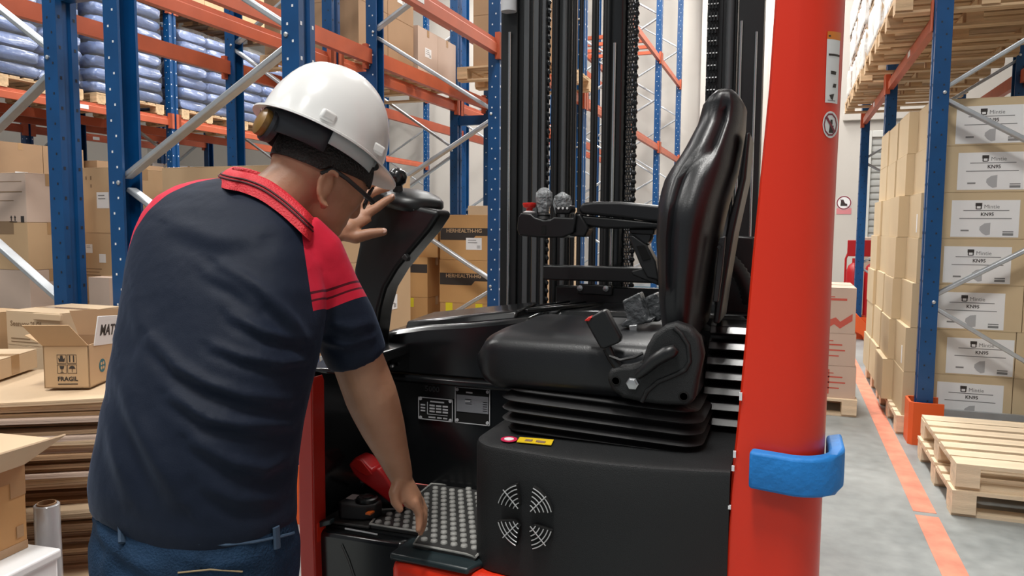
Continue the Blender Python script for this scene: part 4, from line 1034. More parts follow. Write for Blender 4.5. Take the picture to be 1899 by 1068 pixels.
MB().bar((-.95, 1.52, 2.33), (.06, 1.52, 2.33), .07, .07).build('roof_bar', 'blkm', TR, bevel=.008)
for x in (-.85, -.05): MB().box(x - .03, 2.46, .12, x + .03, 2.52, .7).build('fork_carriage', 'blkm', TR, bevel=.004)
# ---------------------------------------------------------------- the worker
def skin_mat():
    m, N, L, B = new_mat('skin')
    tc = N.new('ShaderNodeTexCoord'); nz = N.new('ShaderNodeTexNoise'); nz.inputs['Scale'].default_value = 9; nz.inputs['Detail'].default_value = 3
    L.new(tc.outputs['Object'], nz.inputs['Vector']); r = N.new('ShaderNodeValToRGB')
    r.color_ramp.elements[0].position = .3; r.color_ramp.elements[0].color = (.34, .165, .095, 1); r.color_ramp.elements[1].position = .7; r.color_ramp.elements[1].color = (.46, .245, .15, 1)
    L.new(nz.outputs[0], r.inputs[0]); L.new(r.outputs[0], B.inputs['Base Color']); B.inputs['Roughness'].default_value = .5
    B.inputs['Subsurface Weight'].default_value = .12; B.inputs['Subsurface Radius'].default_value = (.02, .008, .004); B.inputs['Subsurface Scale'].default_value = .3
    n2 = N.new('ShaderNodeTexNoise'); n2.inputs['Scale'].default_value = 160; bp = N.new('ShaderNodeBump'); bp.inputs['Strength'].default_value = .12; bp.inputs['Distance'].default_value = .004
    L.new(tc.outputs['Object'], n2.inputs['Vector']); L.new(n2.outputs[0], bp.inputs['Height']); L.new(bp.outputs[0], B.inputs['Normal'])
    return m
M['skin'] = skin_mat()
M['nail'] = mat('fingernail', (.58, .36, .28), .3)
M['hair'] = mat('short black hair', (.012, .010, .009), .6, bump=.5, bscale=220)
M['eyew'] = mat('eye white', (.7, .68, .65), .3); M['eyed'] = mat('iris', (.02, .012, .008), .2)
M['helmet'] = mat('white hard hat shell', (.80, .80, .79), .24, coat=.25)
M['harn'] = mat('dark harness band', (.022, .025, .032), .45)
M['harnw'] = mat('grey harness band', (.50, .55, .55), .4)
M['brass'] = mat('amber ratchet knob', (.22, .12, .03), .35)
M['denim'] = mat('blue denim', (.013, .034, .072), .8, spec=.15, var=.3, scale=14, bump=.3, bscale=240)
M['denim2'] = mat('faded denim', (.035, .066, .115), .8, var=.2, scale=20)
M['thread'] = mat('stitching', (.30, .22, .12), .7)
M['shoe'] = mat('black work shoe', (.012, .012, .012), .4); M['sole'] = mat('shoe sole', (.03, .03, .03), .7)
CR, CU_, CF = Vector(RT), Vector(UP), Vector(FW)
def VC(px, py, d): return Vector(PC(px, py, d))
# torso rings: py, left px, right px, depth, half thickness
TOR = [(990, 180, 546, 1.315, .118), (950, 171, 550, 1.31, .122), (900, 167, 548, 1.31, .126), (840, 178, 551, 1.31, .13), (780, 189, 559, 1.315, .132), (720, 201, 572, 1.325, .134), (660, 211, 588, 1.34, .135), (600, 219, 600, 1.36, .132),
       (540, 226, 606, 1.38, .128), (480, 234, 603, 1.405, .122), (430, 246, 592, 1.43, .115), (395, 262, 572, 1.452, .105), (366, 288, 545, 1.472, .09), (347, 325, 510, 1.488, .07), (336, 365, 475, 1.498, .045)]
BYAW = math.radians(24)     # right shoulder nearer than left
def ring_body(py, xl, xr, d, b, grow=0., n=36, p=.8):
    a = (xr - xl) / 2 * d / F; c = VC((xl + xr) / 2, py, d)
    ca, sa = math.cos(BYAW), math.sin(BYAW)
    a2 = math.sqrt(max(a * a - (b * sa) ** 2, .0001)) / ca
    R = CR * ca - CF * sa; Dn = CF * ca + CR * sa
    o = []
    for q in range(n):
        t = 2 * math.pi * q / n; ct, st_ = math.cos(t), math.sin(t)
        o.append(c + R * (a2 + grow) * abs(ct) ** p * (1 if ct >= 0 else -1) + Dn * (b + grow) * abs(st_) ** p * (1 if st_ >= 0 else -1))
    return o
# key joints
RS, RE_, RW = VC(598, 492, 1.405), VC(684, 722, 1.50), VC(746, 888, 1.600)
LS, LE, LW = VC(330, 415, 1.52), VC(440, 500, 1.80), VC(613, 436, 1.865)
HC = VC(594, 321, 1.52)
hf = (CR * .70 + CF * .58 - CU_ * .39).normalized(); hu = (CR * .35 + CF * .16 + CU_ * .92); hu = (hu - hf * hu.dot(hf)).normalized(); hs_ = hf.cross(hu).normalized()
HM = Matrix((hf, hs_, hu)).transposed()
def H(a, b, c): return HC + hf * a + hs_ * b + hu * c
body = MB()
body.loft([ring_body(*t, grow=-.014) for t in TOR])
# neck and head
body.tube([VC(452, 440, 1.47), VC(492, 385, 1.495), H(-.05, 0, -.085), H(-.025, 0, -.03)], [(.085, .075), (.066, .064), (.060, .062), (.062, .064)], 24)
body.ell(HC + hu * .012, (.102, .079, .108), HM, 28, 18)
body.ell(H(.030, 0, -.055), (.062, .062, .066), HM, 24, 14)
body.ell(H(.052, 0, -.088), (.038, .042, .034), HM, 20, 12)
body.ell(H(.06, 0, -.01), (.040, .060, .060), HM, 20, 12)
body.ell(H(.096, 0, -.038), (.017, .013, .016), HM, 12, 8); body.tube([H(.088, 0, .012), H(.097, 0, -.015), H(.103, 0, -.035)], [.008, .009, .010], 10)
body.tube([H(.084, -.018, -.070), H(.090, 0, -.067), H(.084, .018, -.070)], [.005, .0075, .005], 8); body.tube([H(.082, -.016, -.080), H(.087, 0, -.079), H(.082, .016, -.080)], [.005, .008, .005], 8)
for sgn in (1, -1):
    er = [H(.000 - .012 * math.sin(t) * .6 + .019 * -math.cos(t) - .004, sgn * (.080 + .012 * (1 - math.cos(t)) * .5 + .004), -.038 + .033 * math.sin(t)) for t in [math.radians(a) for a in range(-110, 131, 20)]]
    body.tube(er, [.005 + .0012 * math.sin(i / 4) for i in range(len(er))], 8)
    body.ell(H(-.007, sgn * .081, -.038), (.014, .0065, .027), HM, 14, 10)
    body.ell(H(.004, sgn * .079, -.069), (.009, .007, .010), HM, 10, 8)
# right arm
body.tube([RS - (RE_ - RS) * .12, RS, RS.lerp(RE_, .3), RS.lerp(RE_, .65), RS.lerp(RE_, .9), RE_ + (RW - RE_) * .06, RE_.lerp(RW, .2), RE_.lerp(RW, .42), RE_.lerp(RW, .7), RE_.lerp(RW, .9), RW],
          [.028, .033, .040, .049, .051, .052, .050, .0445, .034, .0275, (.026, .022)], 24)
# right hand: palm and fingers pressing down on the mat edge
def chain_f(b, pts, r): b.tube(pts, r, 12); [b.ell(p, (q, q, q), None, 10, 8) for p, q in zip(pts, r)]
K = VC(771, 930, 1.600)
body.loft([[c_ + CR * (w * math.cos(t)) * .9 + CF * (th * math.sin(t)) - CU_ * 0 for t in [2 * math.pi * q / 20 for q in range(20)]] for c_, w, th in ((RW.lerp(VC(738, 870, 1.595), .3), .024, .024), (VC(750, 900, 1.602), .027, .036), (VC(760, 918, 1.608), .027, .043), (VC(768, 934, 1.612), .021, .044))])
RN = []
for i, (dz, px, py, L_) in enumerate(((-.034, 769, 932, 1.0), (-.012, 773, 934, 1.06), (.011, 776, 932, 1.0), (.031, 777, 926, .84))):
    a = VC(px, py, 1.612 + dz); b_ = VC(px + 9, py + 23 * L_, 1.612 + dz * .9); c_ = VC(px + 9, py + 40 * L_, 1.606 + dz * .8); e = VC(px + 7, py + 51 * L_, 1.600 + dz * .75)
    chain_f(body, [a, b_, c_, e], [.0108, .0098, .0088, .0072]); RN.append((e, c_))
chain_f(body, [VC(738, 898, 1.575), VC(731, 915, 1.562), VC(733, 931, 1.556), VC(742, 944, 1.556)], [.014, .0125, .0105, .0085])
# left arm (mostly behind the torso and head) and hand on the console
body.tube([LS, LS.lerp(LE, .4), LE, LE.lerp(LW, .3), LE.lerp(LW, .7), LW], [.052, .05, .045, .042, .032, (.027, .021)], 20)
def palm(c0, c1, w0, w1, t0, t1, side, nrm, K=6):
    rings = []
    for i in range(K):
        t = i / (K - 1); c = c0.lerp(c1, t); w = w0 + (w1 - w0) * t; th = t0 + (t1 - t0) * t
        rings.append([c + side * (w * abs(math.cos(a)) ** .8 * (1 if math.cos(a) >= 0 else -1)) + nrm * (th * math.sin(a)) for a in [2 * math.pi * q / 20 for q in range(20)]])
    return rings
LK = VC(668, 392, 1.905)           # knuckle line centre
hd = (LK - LW).normalized(); sd = (VC(684, 402, 1.90) - VC(650, 380, 1.925)).normalized(); sd = (sd - hd * sd.dot(hd)).normalized(); nr_ = hd.cross(sd)
body.loft(palm(LW - hd * .01, LK, .029, .045, .022, .017, sd, nr_))
LN = []
for pts, r in (([(680, 397, 1.890), (700, 384, 1.893), (715, 373, 1.897), (727, 366, 1.900)], [.0130, .0122, .0110, .0092]),
               ([(672, 385, 1.900), (684, 360, 1.895), (703, 352, 1.900), (720, 348, 1.906)], [.0132, .0126, .0114, .0094]),
               ([(660, 378, 1.915), (664, 356, 1.915), (681, 346, 1.920), (697, 341, 1.925)], [.0126, .0118, .0106, .0088]),
               ([(648, 376, 1.930), (640, 372, 1.935), (652, 358, 1.945), (664, 350, 1.95)], [.0105, .0098, .0085, .007])):
    P_ = [VC(*p) for p in pts]; chain_f(body, P_, r); LN.append((P_[-1], P_[-2], r[-1]))
TH = [VC(632, 432, 1.868), VC(660, 440, 1.868), VC(688, 433, 1.872), VC(711, 430, 1.878)]
chain_f(body, TH, [.0185, .0168, .0138, .0108])
body.ell(VC(645, 425, 1.872), (.026, .022, .026), None, 14, 10)
# hips and legs
HIP = VC(362, 1000, 1.31)
LEGS = []
for sgn in (1, -1):
    top = HIP + (CR * math.cos(BYAW) - CF * math.sin(BYAW)) * (.085 * sgn); top.z = .74
    knee = top + Vector((.02 + .02 * sgn, .05, 0)); knee.z = .42; ank = top + Vector((.03 * sgn, -.01, 0)); ank.z = .09
    LEGS.append((top, knee, ank))
    body.tube([top + Vector((0, 0, .06)), top, top.lerp(knee, .5), knee, knee.lerp(ank, .35), knee.lerp(ank, .8), ank, ank - Vector((0, 0, .05))], [.085, .085, .072, .056, .055, .042, .038, .035], 18)
body.loft([ring_body(*t, grow=-.014) for t in ((1060, 178, 548, 1.315, .10), (1010, 172, 552, 1.312, .115), (960, 172, 552, 1.312, .118))])
bme = remesh(body, 'body', 'skin', .0042, 3)
WK = empty('person', (HIP.x, HIP.y, 0), 0, 'worker in a white hard hat and navy polo bending over the truck floor', 'person')
BODY = place(bme, 'body', WK)
# nails
def nail(tip, prev, r, up_):
    d = (tip - prev).normalized(); u = (up_ - d * up_.dot(d)).normalized(); s = d.cross(u); m_ = Matrix((d, s, u)).transposed()
    MB().ell(tip + u * r * .62 + d * .001, (r * .8, r * .72, r * .28), m_, 10, 6).build('fingernail', 'nail', WK, smooth=80)
for t_, p_, r_ in LN[:2]: nail(t_, p_, r_, -nr_ if nr_.dot(CF) > 0 else nr_)
nail(TH[3], TH[2], .0108, (CU_ * .25 - CF * .9))
# eyes, brows, hair
for sgn in (1, -1):
    e = MB().ell(H(.083, sgn * .031, -.004), (.012, .013, .012), HM, 14, 10).build('eye', 'eyew', WK, smooth=80)
    MB().ell(H(.092, sgn * .032, -.005), (.004, .006, .006), HM, 10, 6).build('iris', 'eyed', e, smooth=80)
    MB().tube([H(.093, sgn * .015, .015), H(.092, sgn * .032, .020), H(.080, sgn * .050, .015)], [.003, .0045, .003], 8).build('eyebrow', 'hair', WK)
hv = []
n = 40; rings = []
for i in range(15):
    v = i / 14; rg = []
    for q in range(n):
        t = 2 * math.pi * q / n; ct, st_ = math.cos(t), math.sin(t)
        low = -.012 + .030 * max(0, ct) ** .6 if True else 0      # hairline: low at the nape, high at the forehead
        if abs(st_) > .75 and ct > -.2: low = .004 + .018 * max(0, ct)
        zt = .118
        z = low + (zt - low) * v; k = math.sqrt(max(0, 1 - ((z - .012) / .112) ** 2)); k = max(k, .03)
        rg.append(H(.1055 * k * ct, .083 * k * st_, z))
    rings.append(rg)
MB().loft(rings).build('hair', 'hair', WK, smooth=80)
# ---------------------------------------------------------------- shirt
def node_math(N, L, op, a, b=None, clamp=False):
    n = N.new('ShaderNodeMath'); n.operation = op; n.use_clamp = clamp
    for i, x in enumerate((a, b)):
        if x is None: continue
        if isinstance(x, (int, float)): n.inputs[i].default_value = x
        else: L.new(x, n.inputs[i])
    return n.outputs[0]
armd = (RE_ - RS).normalized(); larmd = (LE - LS).normalized()
def plane3(a, b, c, side):
    n = (b - a).cross(c - a).normalized(); return (n if n.dot(side - a) > 0 else -n), a
CUFF = (VC(578, 566, 1.33) - RS).dot(armd)
def shirt_mat():
    m, N, L, B = new_mat('navy and red polo jersey')
    tc = N.new('ShaderNodeTexCoord'); P = tc.outputs['Object']
    def dot(n, p):
        d = N.new('ShaderNodeVectorMath'); d.operation = 'DOT_PRODUCT'; L.new(P, d.inputs[0]); d.inputs[1].default_value = n
        return node_math(N, L, 'SUBTRACT', d.outputs['Value'], n.dot(p))
    # raglan seam of the near (right) sleeve: two planes give the bent seam
    n1, p1 = plane3(VC(478, 348, 1.40), VC(558, 422, 1.36), VC(478, 348, 1.80), VC(660, 420, 1.40))
    n2, p2 = plane3(VC(558, 422, 1.33), VC(579, 565, 1.31), VC(558, 422, 1.80), VC(690, 480, 1.35))
    s1 = node_math(N, L, 'MULTIPLY', dot(n1, p1), 1); s2 = dot(n2, p2)
    mn = node_math(N, L, 'MAXIMUM', s1, s2)
    nc, pc = plane3(VC(572, 583, 1.32), VC(683, 546, 1.42), VC(640, 580, 1.56), RE_)
    t = dot(nc, pc)
    upper = node_math(N, L, 'LESS_THAN', t, 0.0)
    redR = node_math(N, L, 'MULTIPLY', node_math(N, L, 'GREATER_THAN', mn, 0), upper)
    st1 = node_math(N, L, 'COMPARE', t, -.030); st1.node.inputs[2].default_value = .0022
    st2 = node_math(N, L, 'COMPARE', t, -.017); st2.node.inputs[2].default_value = .0018
    stripes = node_math(N, L, 'MAXIMUM', st1, st2)
    # far (left) shoulder
    n3, p3 = plane3(VC(418, 329, 1.45), VC(330, 350, 1.42), VC(264, 392, 1.40), VC(300, 320, 1.5))
    redL = node_math(N, L, 'GREATER_THAN', dot(n3, p3), 0)
    # only left of the neck
    nl = -(CR * math.cos(BYAW) - CF * math.sin(BYAW)); redL = node_math(N, L, 'MULTIPLY', redL, node_math(N, L, 'GREATER_THAN', dot(nl, VC(425, 345, 1.46)), 0))
    red = node_math(N, L, 'MAXIMUM', redR, redL)
    nz = N.new('ShaderNodeTexNoise'); nz.inputs['Scale'].default_value = 420; L.new(P, nz.inputs['Vector'])
    mix = N.new('ShaderNodeMix'); mix.data_type = 'RGBA'; mix.inputs['A'].default_value = (.0085, .0135, .0275, 1); mix.inputs['B'].default_value = (.62, .018, .045, 1); L.new(red, mix.inputs['Factor'])
    mix2 = N.new('ShaderNodeMix'); mix2.data_type = 'RGBA'; mix2.inputs['B'].default_value = (.10, .008, .015, 1)
    L.new(mix.outputs['Result'], mix2.inputs['A']); L.new(node_math(N, L, 'MULTIPLY', stripes, redR), mix2.inputs['Factor'])
    L.new(mix2.outputs['Result'], B.inputs['Base Color']); B.inputs['Roughness'].default_value = .62; B.inputs['Specular IOR Level'].default_value = .16
    B.inputs['Sheen Weight'].default_value = .10; B.inputs['Sheen Tint'].default_value = (.5, .65, 1, 1); B.inputs['Sheen Roughness'].default_value = .4
    bp = N.new('ShaderNodeBump'); bp.inputs['Strength'].default_value = .15; bp.inputs['Distance'].default_value = .002; L.new(nz.outputs[0], bp.inputs['Height'])
    n2_ = N.new('ShaderNodeTexNoise'); n2_.inputs['Scale'].default_value = 9; n2_.inputs['Detail'].default_value = 3; L.new(P, n2_.inputs['Vector'])
    b2_ = N.new('ShaderNodeBump'); b2_.inputs['Strength'].default_value = .25; b2_.inputs['Distance'].default_value = .03; L.new(n2_.outputs[0], b2_.inputs['Height']); L.new(bp.outputs[0], b2_.inputs['Normal'])
    L.new(b2_.outputs[0], B.inputs['Normal'])
    return m
M['shirt'] = shirt_mat()
M['collar'] = mat('red knit collar', (.62, .014, .028), .6, bump=.3, bscale=260)
M['collar_d'] = mat('dark collar stripe', (.06, .008, .012), .6)
def hem(r):
    out = []
    for p in r:
        x, y, d = proj(*p); t = max(-1.0, min(1.0, (x - 363) / 190.0)); out.append(p + CU_ * (.048 * max(0, -t) ** 2.0 + .018 * max(0, t) ** 2))
    return out
sh = MB(); sh.loft([hem(ring_body(*TOR[0]))] + [ring_body(*t) for t in TOR[1:]])
CUT = RS.lerp(RE_, .735)
sh.tube([RS - armd * .07 - CR * .02, RS - armd * .03, RS.lerp(RE_, .18), RS.lerp(RE_, .42), RS.lerp(RE_, .60), CUT], [.042, .048, .053, .062, .062, .060], 28)
sh.ell(VC(573, 500, 1.405), (.062, .062, .062), None, 20, 14)
sh.tube([LS + CR * .05, LS, LS.lerp(LE, .35), LS.lerp(LE, .62)], [.062, .060, .060, .058], 24)
sh.ell(VC(330, 408, 1.51), (.058, .058, .058), None, 20, 14)
sh.tube([VC(452, 430, 1.47), VC(478, 392, 1.49), VC(494, 372, 1.50)], [(.10, .085), (.088, .078), (.074, .07)], 24)
sme = remesh(sh, 'polo_shirt', 'shirt', .0065, 7)
FOLDS = [([(384, 505), (435, 530), (480, 565)], .006, 11), ([(411, 492), (480, 535), (537, 591), (575, 640)], .009, 13), ([(430, 585), (490, 617), (560, 632)], .008, 10), ([(395, 640), (450, 662), (520, 675), (570, 668)], .008, 10),
         ([(285, 630), (330, 680), (385, 712), (456, 735), (535, 742)], .011, 13), ([(320, 735), (387, 778), (450, 790), (540, 788)], .010, 12), ([(360, 820), (430, 858), (490, 872), (540, 845)], .009, 13), ([(226, 690), (250, 770), (290, 850), (330, 920)], .012, 24),
         ([(200, 760), (215, 840), (240, 920)], .007, 18), ([(380, 900), (440, 930), (510, 925)], .006, 14), ([(330, 420), (400, 445), (470, 440)], .005, 18), ([(610, 600), (650, 610), (690, 600)], .006, 9), ([(604, 632), (640, 640), (690, 625)], .006, 9), ([(590, 490), (610, 530), (600, 560)], .005, 12), ([(250, 560), (270, 640), (262, 720)], .006, 20)]
def folds(me, flist):
    me.calc_normals_split() if hasattr(me, 'calc_normals_split') else None
    nrm = [v.normal.copy() for v in me.vertices]
    for v, n in zip(me.vertices, nrm):
        if n.dot(CF) > -.1: continue
        x, y, d = proj(*v.co); h = 0
        for pl, amp, w in flist:
            best = 1e9; tt = 0; tot = len(pl) - 1
            for i, (a, b) in enumerate(zip(pl, pl[1:])):
                dx, dy = b[0] - a[0], b[1] - a[1]; u = max(0, min(1, ((x - a[0]) * dx + (y - a[1]) * dy) / (dx * dx + dy * dy)))
                qx, qy = a[0] + u * dx - x, a[1] + u * dy - y; dd = math.hypot(qx, qy)
                if dd < best: best = dd; tt = (i + u) / tot; sg = dx * qy - dy * qx
            if best > 4 * w: continue
            s = (-best if sg > 0 else best) / w
            env = math.sin(math.pi * min(1, max(0, .08 + .84 * tt))) ** .7
            h += amp * env * (math.exp(-s * s) - .75 * math.exp(-((s - 1.5) / 1.1) ** 2))
        v.co += n * h * min(1, max(0, (-.1 - n.dot(CF)) * 3))
folds(sme, FOLDS)
SHIRT = place(sme, 'polo_shirt', WK)
# knit collar: a band whose lower edge lies on the shirt
def surf_on(me, px, py, lift=.003):
    best = None
    for v in me.vertices:
        x, y, d = proj(*v.co); e = (x - px) ** 2 + (y - py) ** 2
        if e < 300 and (best is None or d < best): best = d
    return VC(px, py, (best if best else 1.5) - lift)
near = [surf_on(sme, *p) for p in ((420, 338), (450, 344), (485, 358), (520, 382), (550, 408), (575, 432))]
near = [VC(402, 331, 1.50)] + near + [VC(598, 452, 1.45)]
far = [VC(604, 432, 1.53), VC(575, 395, 1.585), VC(520, 360, 1.60), VC(460, 335, 1.59), VC(420, 326, 1.555)]
def smooth_loop(P, k=4):
    out = []; n = len(P)
    for i in range(n):
        a, b, c, d = P[i - 1], P[i], P[(i + 1) % n], P[(i + 2) % n]
        for q in range(k):
            t = q / k; out.append(.5 * ((2 * b) + (c - a) * t + (2 * a - 5 * b + 4 * c - d) * t * t + (3 * b - a - 3 * c + d) * t ** 3))
    return out
lo = smooth_loop(near + far); cen = VC(515, 385, 1.515); axn = (hu * .5 + CU_ * .6 + CR * .12).normalized()
def ringc(h, inw): return [p + axn * h + (cen - p) * inw for p in lo]
CL = MB().loft([ringc(-.012, -.01), ringc(.006, .02), ringc(.020, .075), ringc(.029, .13), ringc(.030, .16), ringc(.022, .18), ringc(-.02, .16)], cap=False).build('collar', 'collar', WK, smooth=70)
for h, inw in ((.0065, .012), (.0125, .036)):
    st_ = ringc(h, inw); MB().tube(st_ + [st_[0]], .0017, 6).build('collar_stripe', 'collar_d', CL)
# ---------------------------------------------------------------- jeans
jn = MB()
jn.loft([ring_body(*t, grow=g) for t, g in (((925, 170, 552, 1.313, .118), -.006), ((960, 168, 553, 1.313, .12), -.003), ((1000, 168, 555, 1.313, .128), 0), ((1050, 172, 553, 1.313, .13), 0), ((1110, 180, 548, 1.315, .12), 0))])
for top, knee, ank in LEGS:
    jn.tube([top + Vector((0, 0, .03)), top, top.lerp(knee, .5), knee, knee.lerp(ank, .4), knee.lerp(ank, .85), ank + Vector((0, 0, -.03))], [.098, .098, .086, .072, .069, .064, .066], 22)
jme = remesh(jn, 'jeans', 'denim', .007, 5)
folds(jme, [([(190, 985), (230, 1030), (290, 1068)], .006, 14), ([(180, 960), (200, 1020), (195, 1068)], .005, 12), ([(330, 1030), (400, 1050), (470, 1040)], .004, 12)])
JE = place(jme, 'jeans', WK)
def surf(px, py, d0=1.0, lift=.002, objs=(jme,)):
    """nearest front vertex of the jeans around a pixel"""
    best = None
    for v in jme.vertices:
        x, y, d = proj(*v.co); e = (x - px) ** 2 + (y - py) ** 2 + (d - 1.0) ** 2 * 4000
        if best is None or e < best[0]: best = (e, d)
    return VC(px, py, best[1] - lift)
M['belt'] = mat('dark belt', (.03, .032, .035), .5)
wb = [surf(x, y) for x, y in ((225, 978), (270, 992), (320, 1004), (370, 1009), (420, 1010), (470, 1005), (520, 995), (545, 988))]
MB().tube(wb, .0025, 6).build('waistband_seam', 'denim2', JE)
for px, py in ((225, 975), (512, 985)): MB().tube([surf(px, py - 8), surf(px + 1, py + 8), surf(px + 2, py + 32)], [(.008, .004)] * 3, 8).build('belt_loop', 'denim2', JE)
MB().tube([surf(x, y) for x, y in ((330, 1062), (390, 1056), (450, 1060))], .0014, 6).build('pocket_stitching', 'thread', JE)
for top, knee, ank in LEGS:
    sf = MB(); fd = Vector((.45, .89, 0)).normalized(); rt = Vector((fd.y, -fd.x, 0)); c0_ = Vector((ank.x, ank.y, 0))
    rings = []
    for t, w, h in ((-.085, .030, .06), (-.07, .038, .075), (-.02, .040, .085), (.04, .042, .07), (.11, .048, .052), (.165, .042, .044), (.19, .022, .03)):
        rings.append([c0_ + fd * t + rt * w * math.cos(a) + Vector((0, 0, max(.016, .016 + h * math.sin(a)) if math.sin(a) > 0 else .016)) for a in [2 * math.pi * q / 20 for q in range(20)]])
    s_ = sf.loft(rings).build('shoe', 'shoe', WK, smooth=60)
    MB().prism([(-.088, -.038), (.0, -.044), (.11, -.052), (.18, -.036), (.197, 0), (.18, .036), (.11, .052), (0, .044), (-.088, .038)], lambda a, b, d: tuple(c0_ + fd * a + rt * b + Vector((0, 0, d))), 0, .018).build('sole', 'sole', s_, bevel=.004)
# ---------------------------------------------------------------- hard hat
HH = empty('hard_hat', H(0, 0, .06), 0, 'white hard hat with a short peak worn by the worker', 'hard hat')
n = 48; rings = []
hx, hy, hz = .132, .114, .153
BT = .062          # brim plane above head centre
def hh(a, b, c): return H(a - .0245, b, c + BT)
for i in range(15):
    v = math.sin(math.pi / 2 * i / 14); k = math.sqrt(max(0, 1 - v * v)) if i < 14 else .02
    rings.append([hh(hx * max(k, .02) ** .92 * math.cos(t) * (1.0 if math.cos(t) > 0 else .98), hy * max(k, .02) ** .92 * math.sin(t), hz * v + .005 * math.exp(-((math.sin(t)) / .15) ** 2) * v * (1 - v ** 8) * 1.6) for t in [2 * math.pi * q / n for q in range(n)]])
inner = [[(Vector(p) - H(-.0245, 0, BT)) * .965 + H(-.0245, 0, BT) for p in r] for r in rings[:13]]
SHL = MB().loft(inner[::-1] + [rings[0]] + rings[1:], cap=True).build('shell', 'helmet', HH, smooth=50)
# brim flange growing into a peak at the front
def brim(o): return [hh((hx + o * .012 + (o * .036 * max(0, math.cos(t)) ** 2.2)) * math.cos(t), (hy + o * .012) * math.sin(t), -.004 * o - o * .010 * max(0, math.cos(t)) ** 2) for t in [2 * math.pi * q / n for q in range(n)]]
def down(r, z): return [Vector(p) - hu * z for p in r]
MB().loft([brim(-.15), brim(.5), brim(1.0), down(brim(1.0), .004), down(brim(.5), .005), down(brim(-.15), .005), brim(-.15)], cap=False).build('brim', 'helmet', HH, smooth=60)
# crown ridge and side bosses
for a_ in (-.045, .075):
    b_ = hy * math.sqrt(1 - (a_ / hx) ** 2)
    MB().cbox(hh(a_, b_ * .985, .016), (.03, .014, .020), HM).build('slot_boss', 'helmet', HH, bevel=.005, seg=3)
# harness bands below the shell
def hb(t0, t1, z0, z1, r, name, m, k=16):
    rg = []
    for i in range(k + 1):
        t = math.radians(t0 + (t1 - t0) * i / k); rg.append(t)
    top = [hh(.122 * r * math.cos(t), .098 * r * math.sin(t), z1) for t in rg]; bot = [hh(.118 * r * math.cos(t), .095 * r * math.sin(t), z0(t) if callable(z0) else z0) for t in rg]
    o = MB().loft([bot, top], cap=False, closed=False).build(name, m, HH, smooth=70); s = o.modifiers.new('s', 'SOLIDIFY'); s.thickness = .003; return o
hb(100, 260, -.045, .02, 1.0, 'nape_band', 'harn'); hb(40, 100, -.026, .015, 1.0, 'side_band', 'harnw'); hb(-100, 40, -.012, .015, .99, 'brow_band', 'harnw'); hb(-100, -60, -.03, .015, 1.0, 'side_band', 'harnw')
mxk = Matrix.Rotation(math.pi / 2, 3, 'Y'); MB().lathe([(.024, -.008), (.027, 0), (.027, .010), (.020, .014), (.008, .016)], 18, hh(-.118, .014, -.034), HM @ Matrix.Rotation(-math.pi / 2, 3, 'Y')).build('ratchet_knob', 'brass', HH, smooth=30)
MB().lathe([(.030, -.012), (.033, 0), (.031, .006)], 18, hh(-.110, .014, -.034), HM @ Matrix.Rotation(-math.pi / 2, 3, 'Y')).build('ratchet_housing', 'harn', HH, smooth=30)
# ---------------------------------------------------------------- safety glasses
GL = empty('safety_glasses', H(.09, 0, 0), 0, 'black framed glasses worn under the hard hat', 'glasses')
M['lens'] = mat('clear lens', (.75, .8, .82), .05, alpha=.25)
for sgn in (1, -1):
    MB().tube([H(-.030, sgn * .086, -.020), H(-.014, sgn * .089, -.002), H(.02, sgn * .089, -.004), H(.06, sgn * .083, -.010), H(.100, sgn * .068, -.014)], [.0040, .0045, .0045, .0048, .005], 8).build('temple', 'blk', GL, smooth=60)
    le = MB().loft([[H(.106 - .018 * (abs(y_) / .06) ** 2 + o, sgn * y_, z_) for y_, z_ in ((.010, .016), (.035, .020), (.060, .014), (.064, -.004), (.055, -.022), (.030, -.026), (.012, -.016))] for o in (0, .003)]).build('lens', 'lens', GL, smooth=0)
    q = [H(.108 - .018 * (abs(y_) / .06) ** 2, sgn * y_, z_) for y_, z_ in ((.010, .016), (.035, .020), (.060, .014), (.064, -.004), (.055, -.022), (.030, -.026), (.012, -.016), (.010, .016))]
    MB().tube(q, .0024, 6).build('rim', 'blk', GL)
MB().tube([H(.108, -.011, .004), H(.112, 0, .008), H(.108, .011, .004)], .0026, 6).build('bridge', 'blk', GL)
# ---------------------------------------------------------------- cartons at the left
def stack(X0, X1, Y, d, tops, specs, base=0.0):
    """column of cartons; tops are z values from the top one down, the last one stands on base"""
    zs = list(tops) + [base]; out = []
    for i, (m, lab) in enumerate(specs):
        h = zs[i] - zs[i + 1] - .001
        out.append(carton(((X0 + X1) / 2, Y + d / 2, zs[i + 1]), X1 - X0, d, h, lab, None, m))
    return out
def zt_(py, px, Y): return PY(px, py, Y)[2]
def arrows(o, face, u, v, s):
    mx = fmx(o, face, u, v); mb = MB()
    for du in (-.5, .5):
        mb.prism([(du * s - s * .12, -s * .5), (du * s + s * .12, -s * .5), (du * s + s * .12, s * .1), (du * s + s * .32, s * .1), (du * s, s * .55), (du * s - s * .32, s * .1), (du * s - s * .12, s * .1)], lambda a, b, d: mx @ Vector((a, b, d)), 0, .0008)
    patch(mb, mx, -s, -s * .75, s, -s * .6, .0008)
    return mb.build('arrow_print', 'ink', o, local=True, smooth=0)
Y = 3.15
c = stack(-4.62, -4.12, Y, .30, [zt_(p, 20, Y) for p in (320, 412, 500, 572)], [('kraft_p', 'pinkish carton with black arrows at the left edge above an open one'), ('kraft', 'kraft carton with an open top under the pinkish arrow carton'), ('kraft_p', 'pinkish brown carton third down at the left edge'), ('kraft', 'kraft carton at the bottom of the left edge column')])
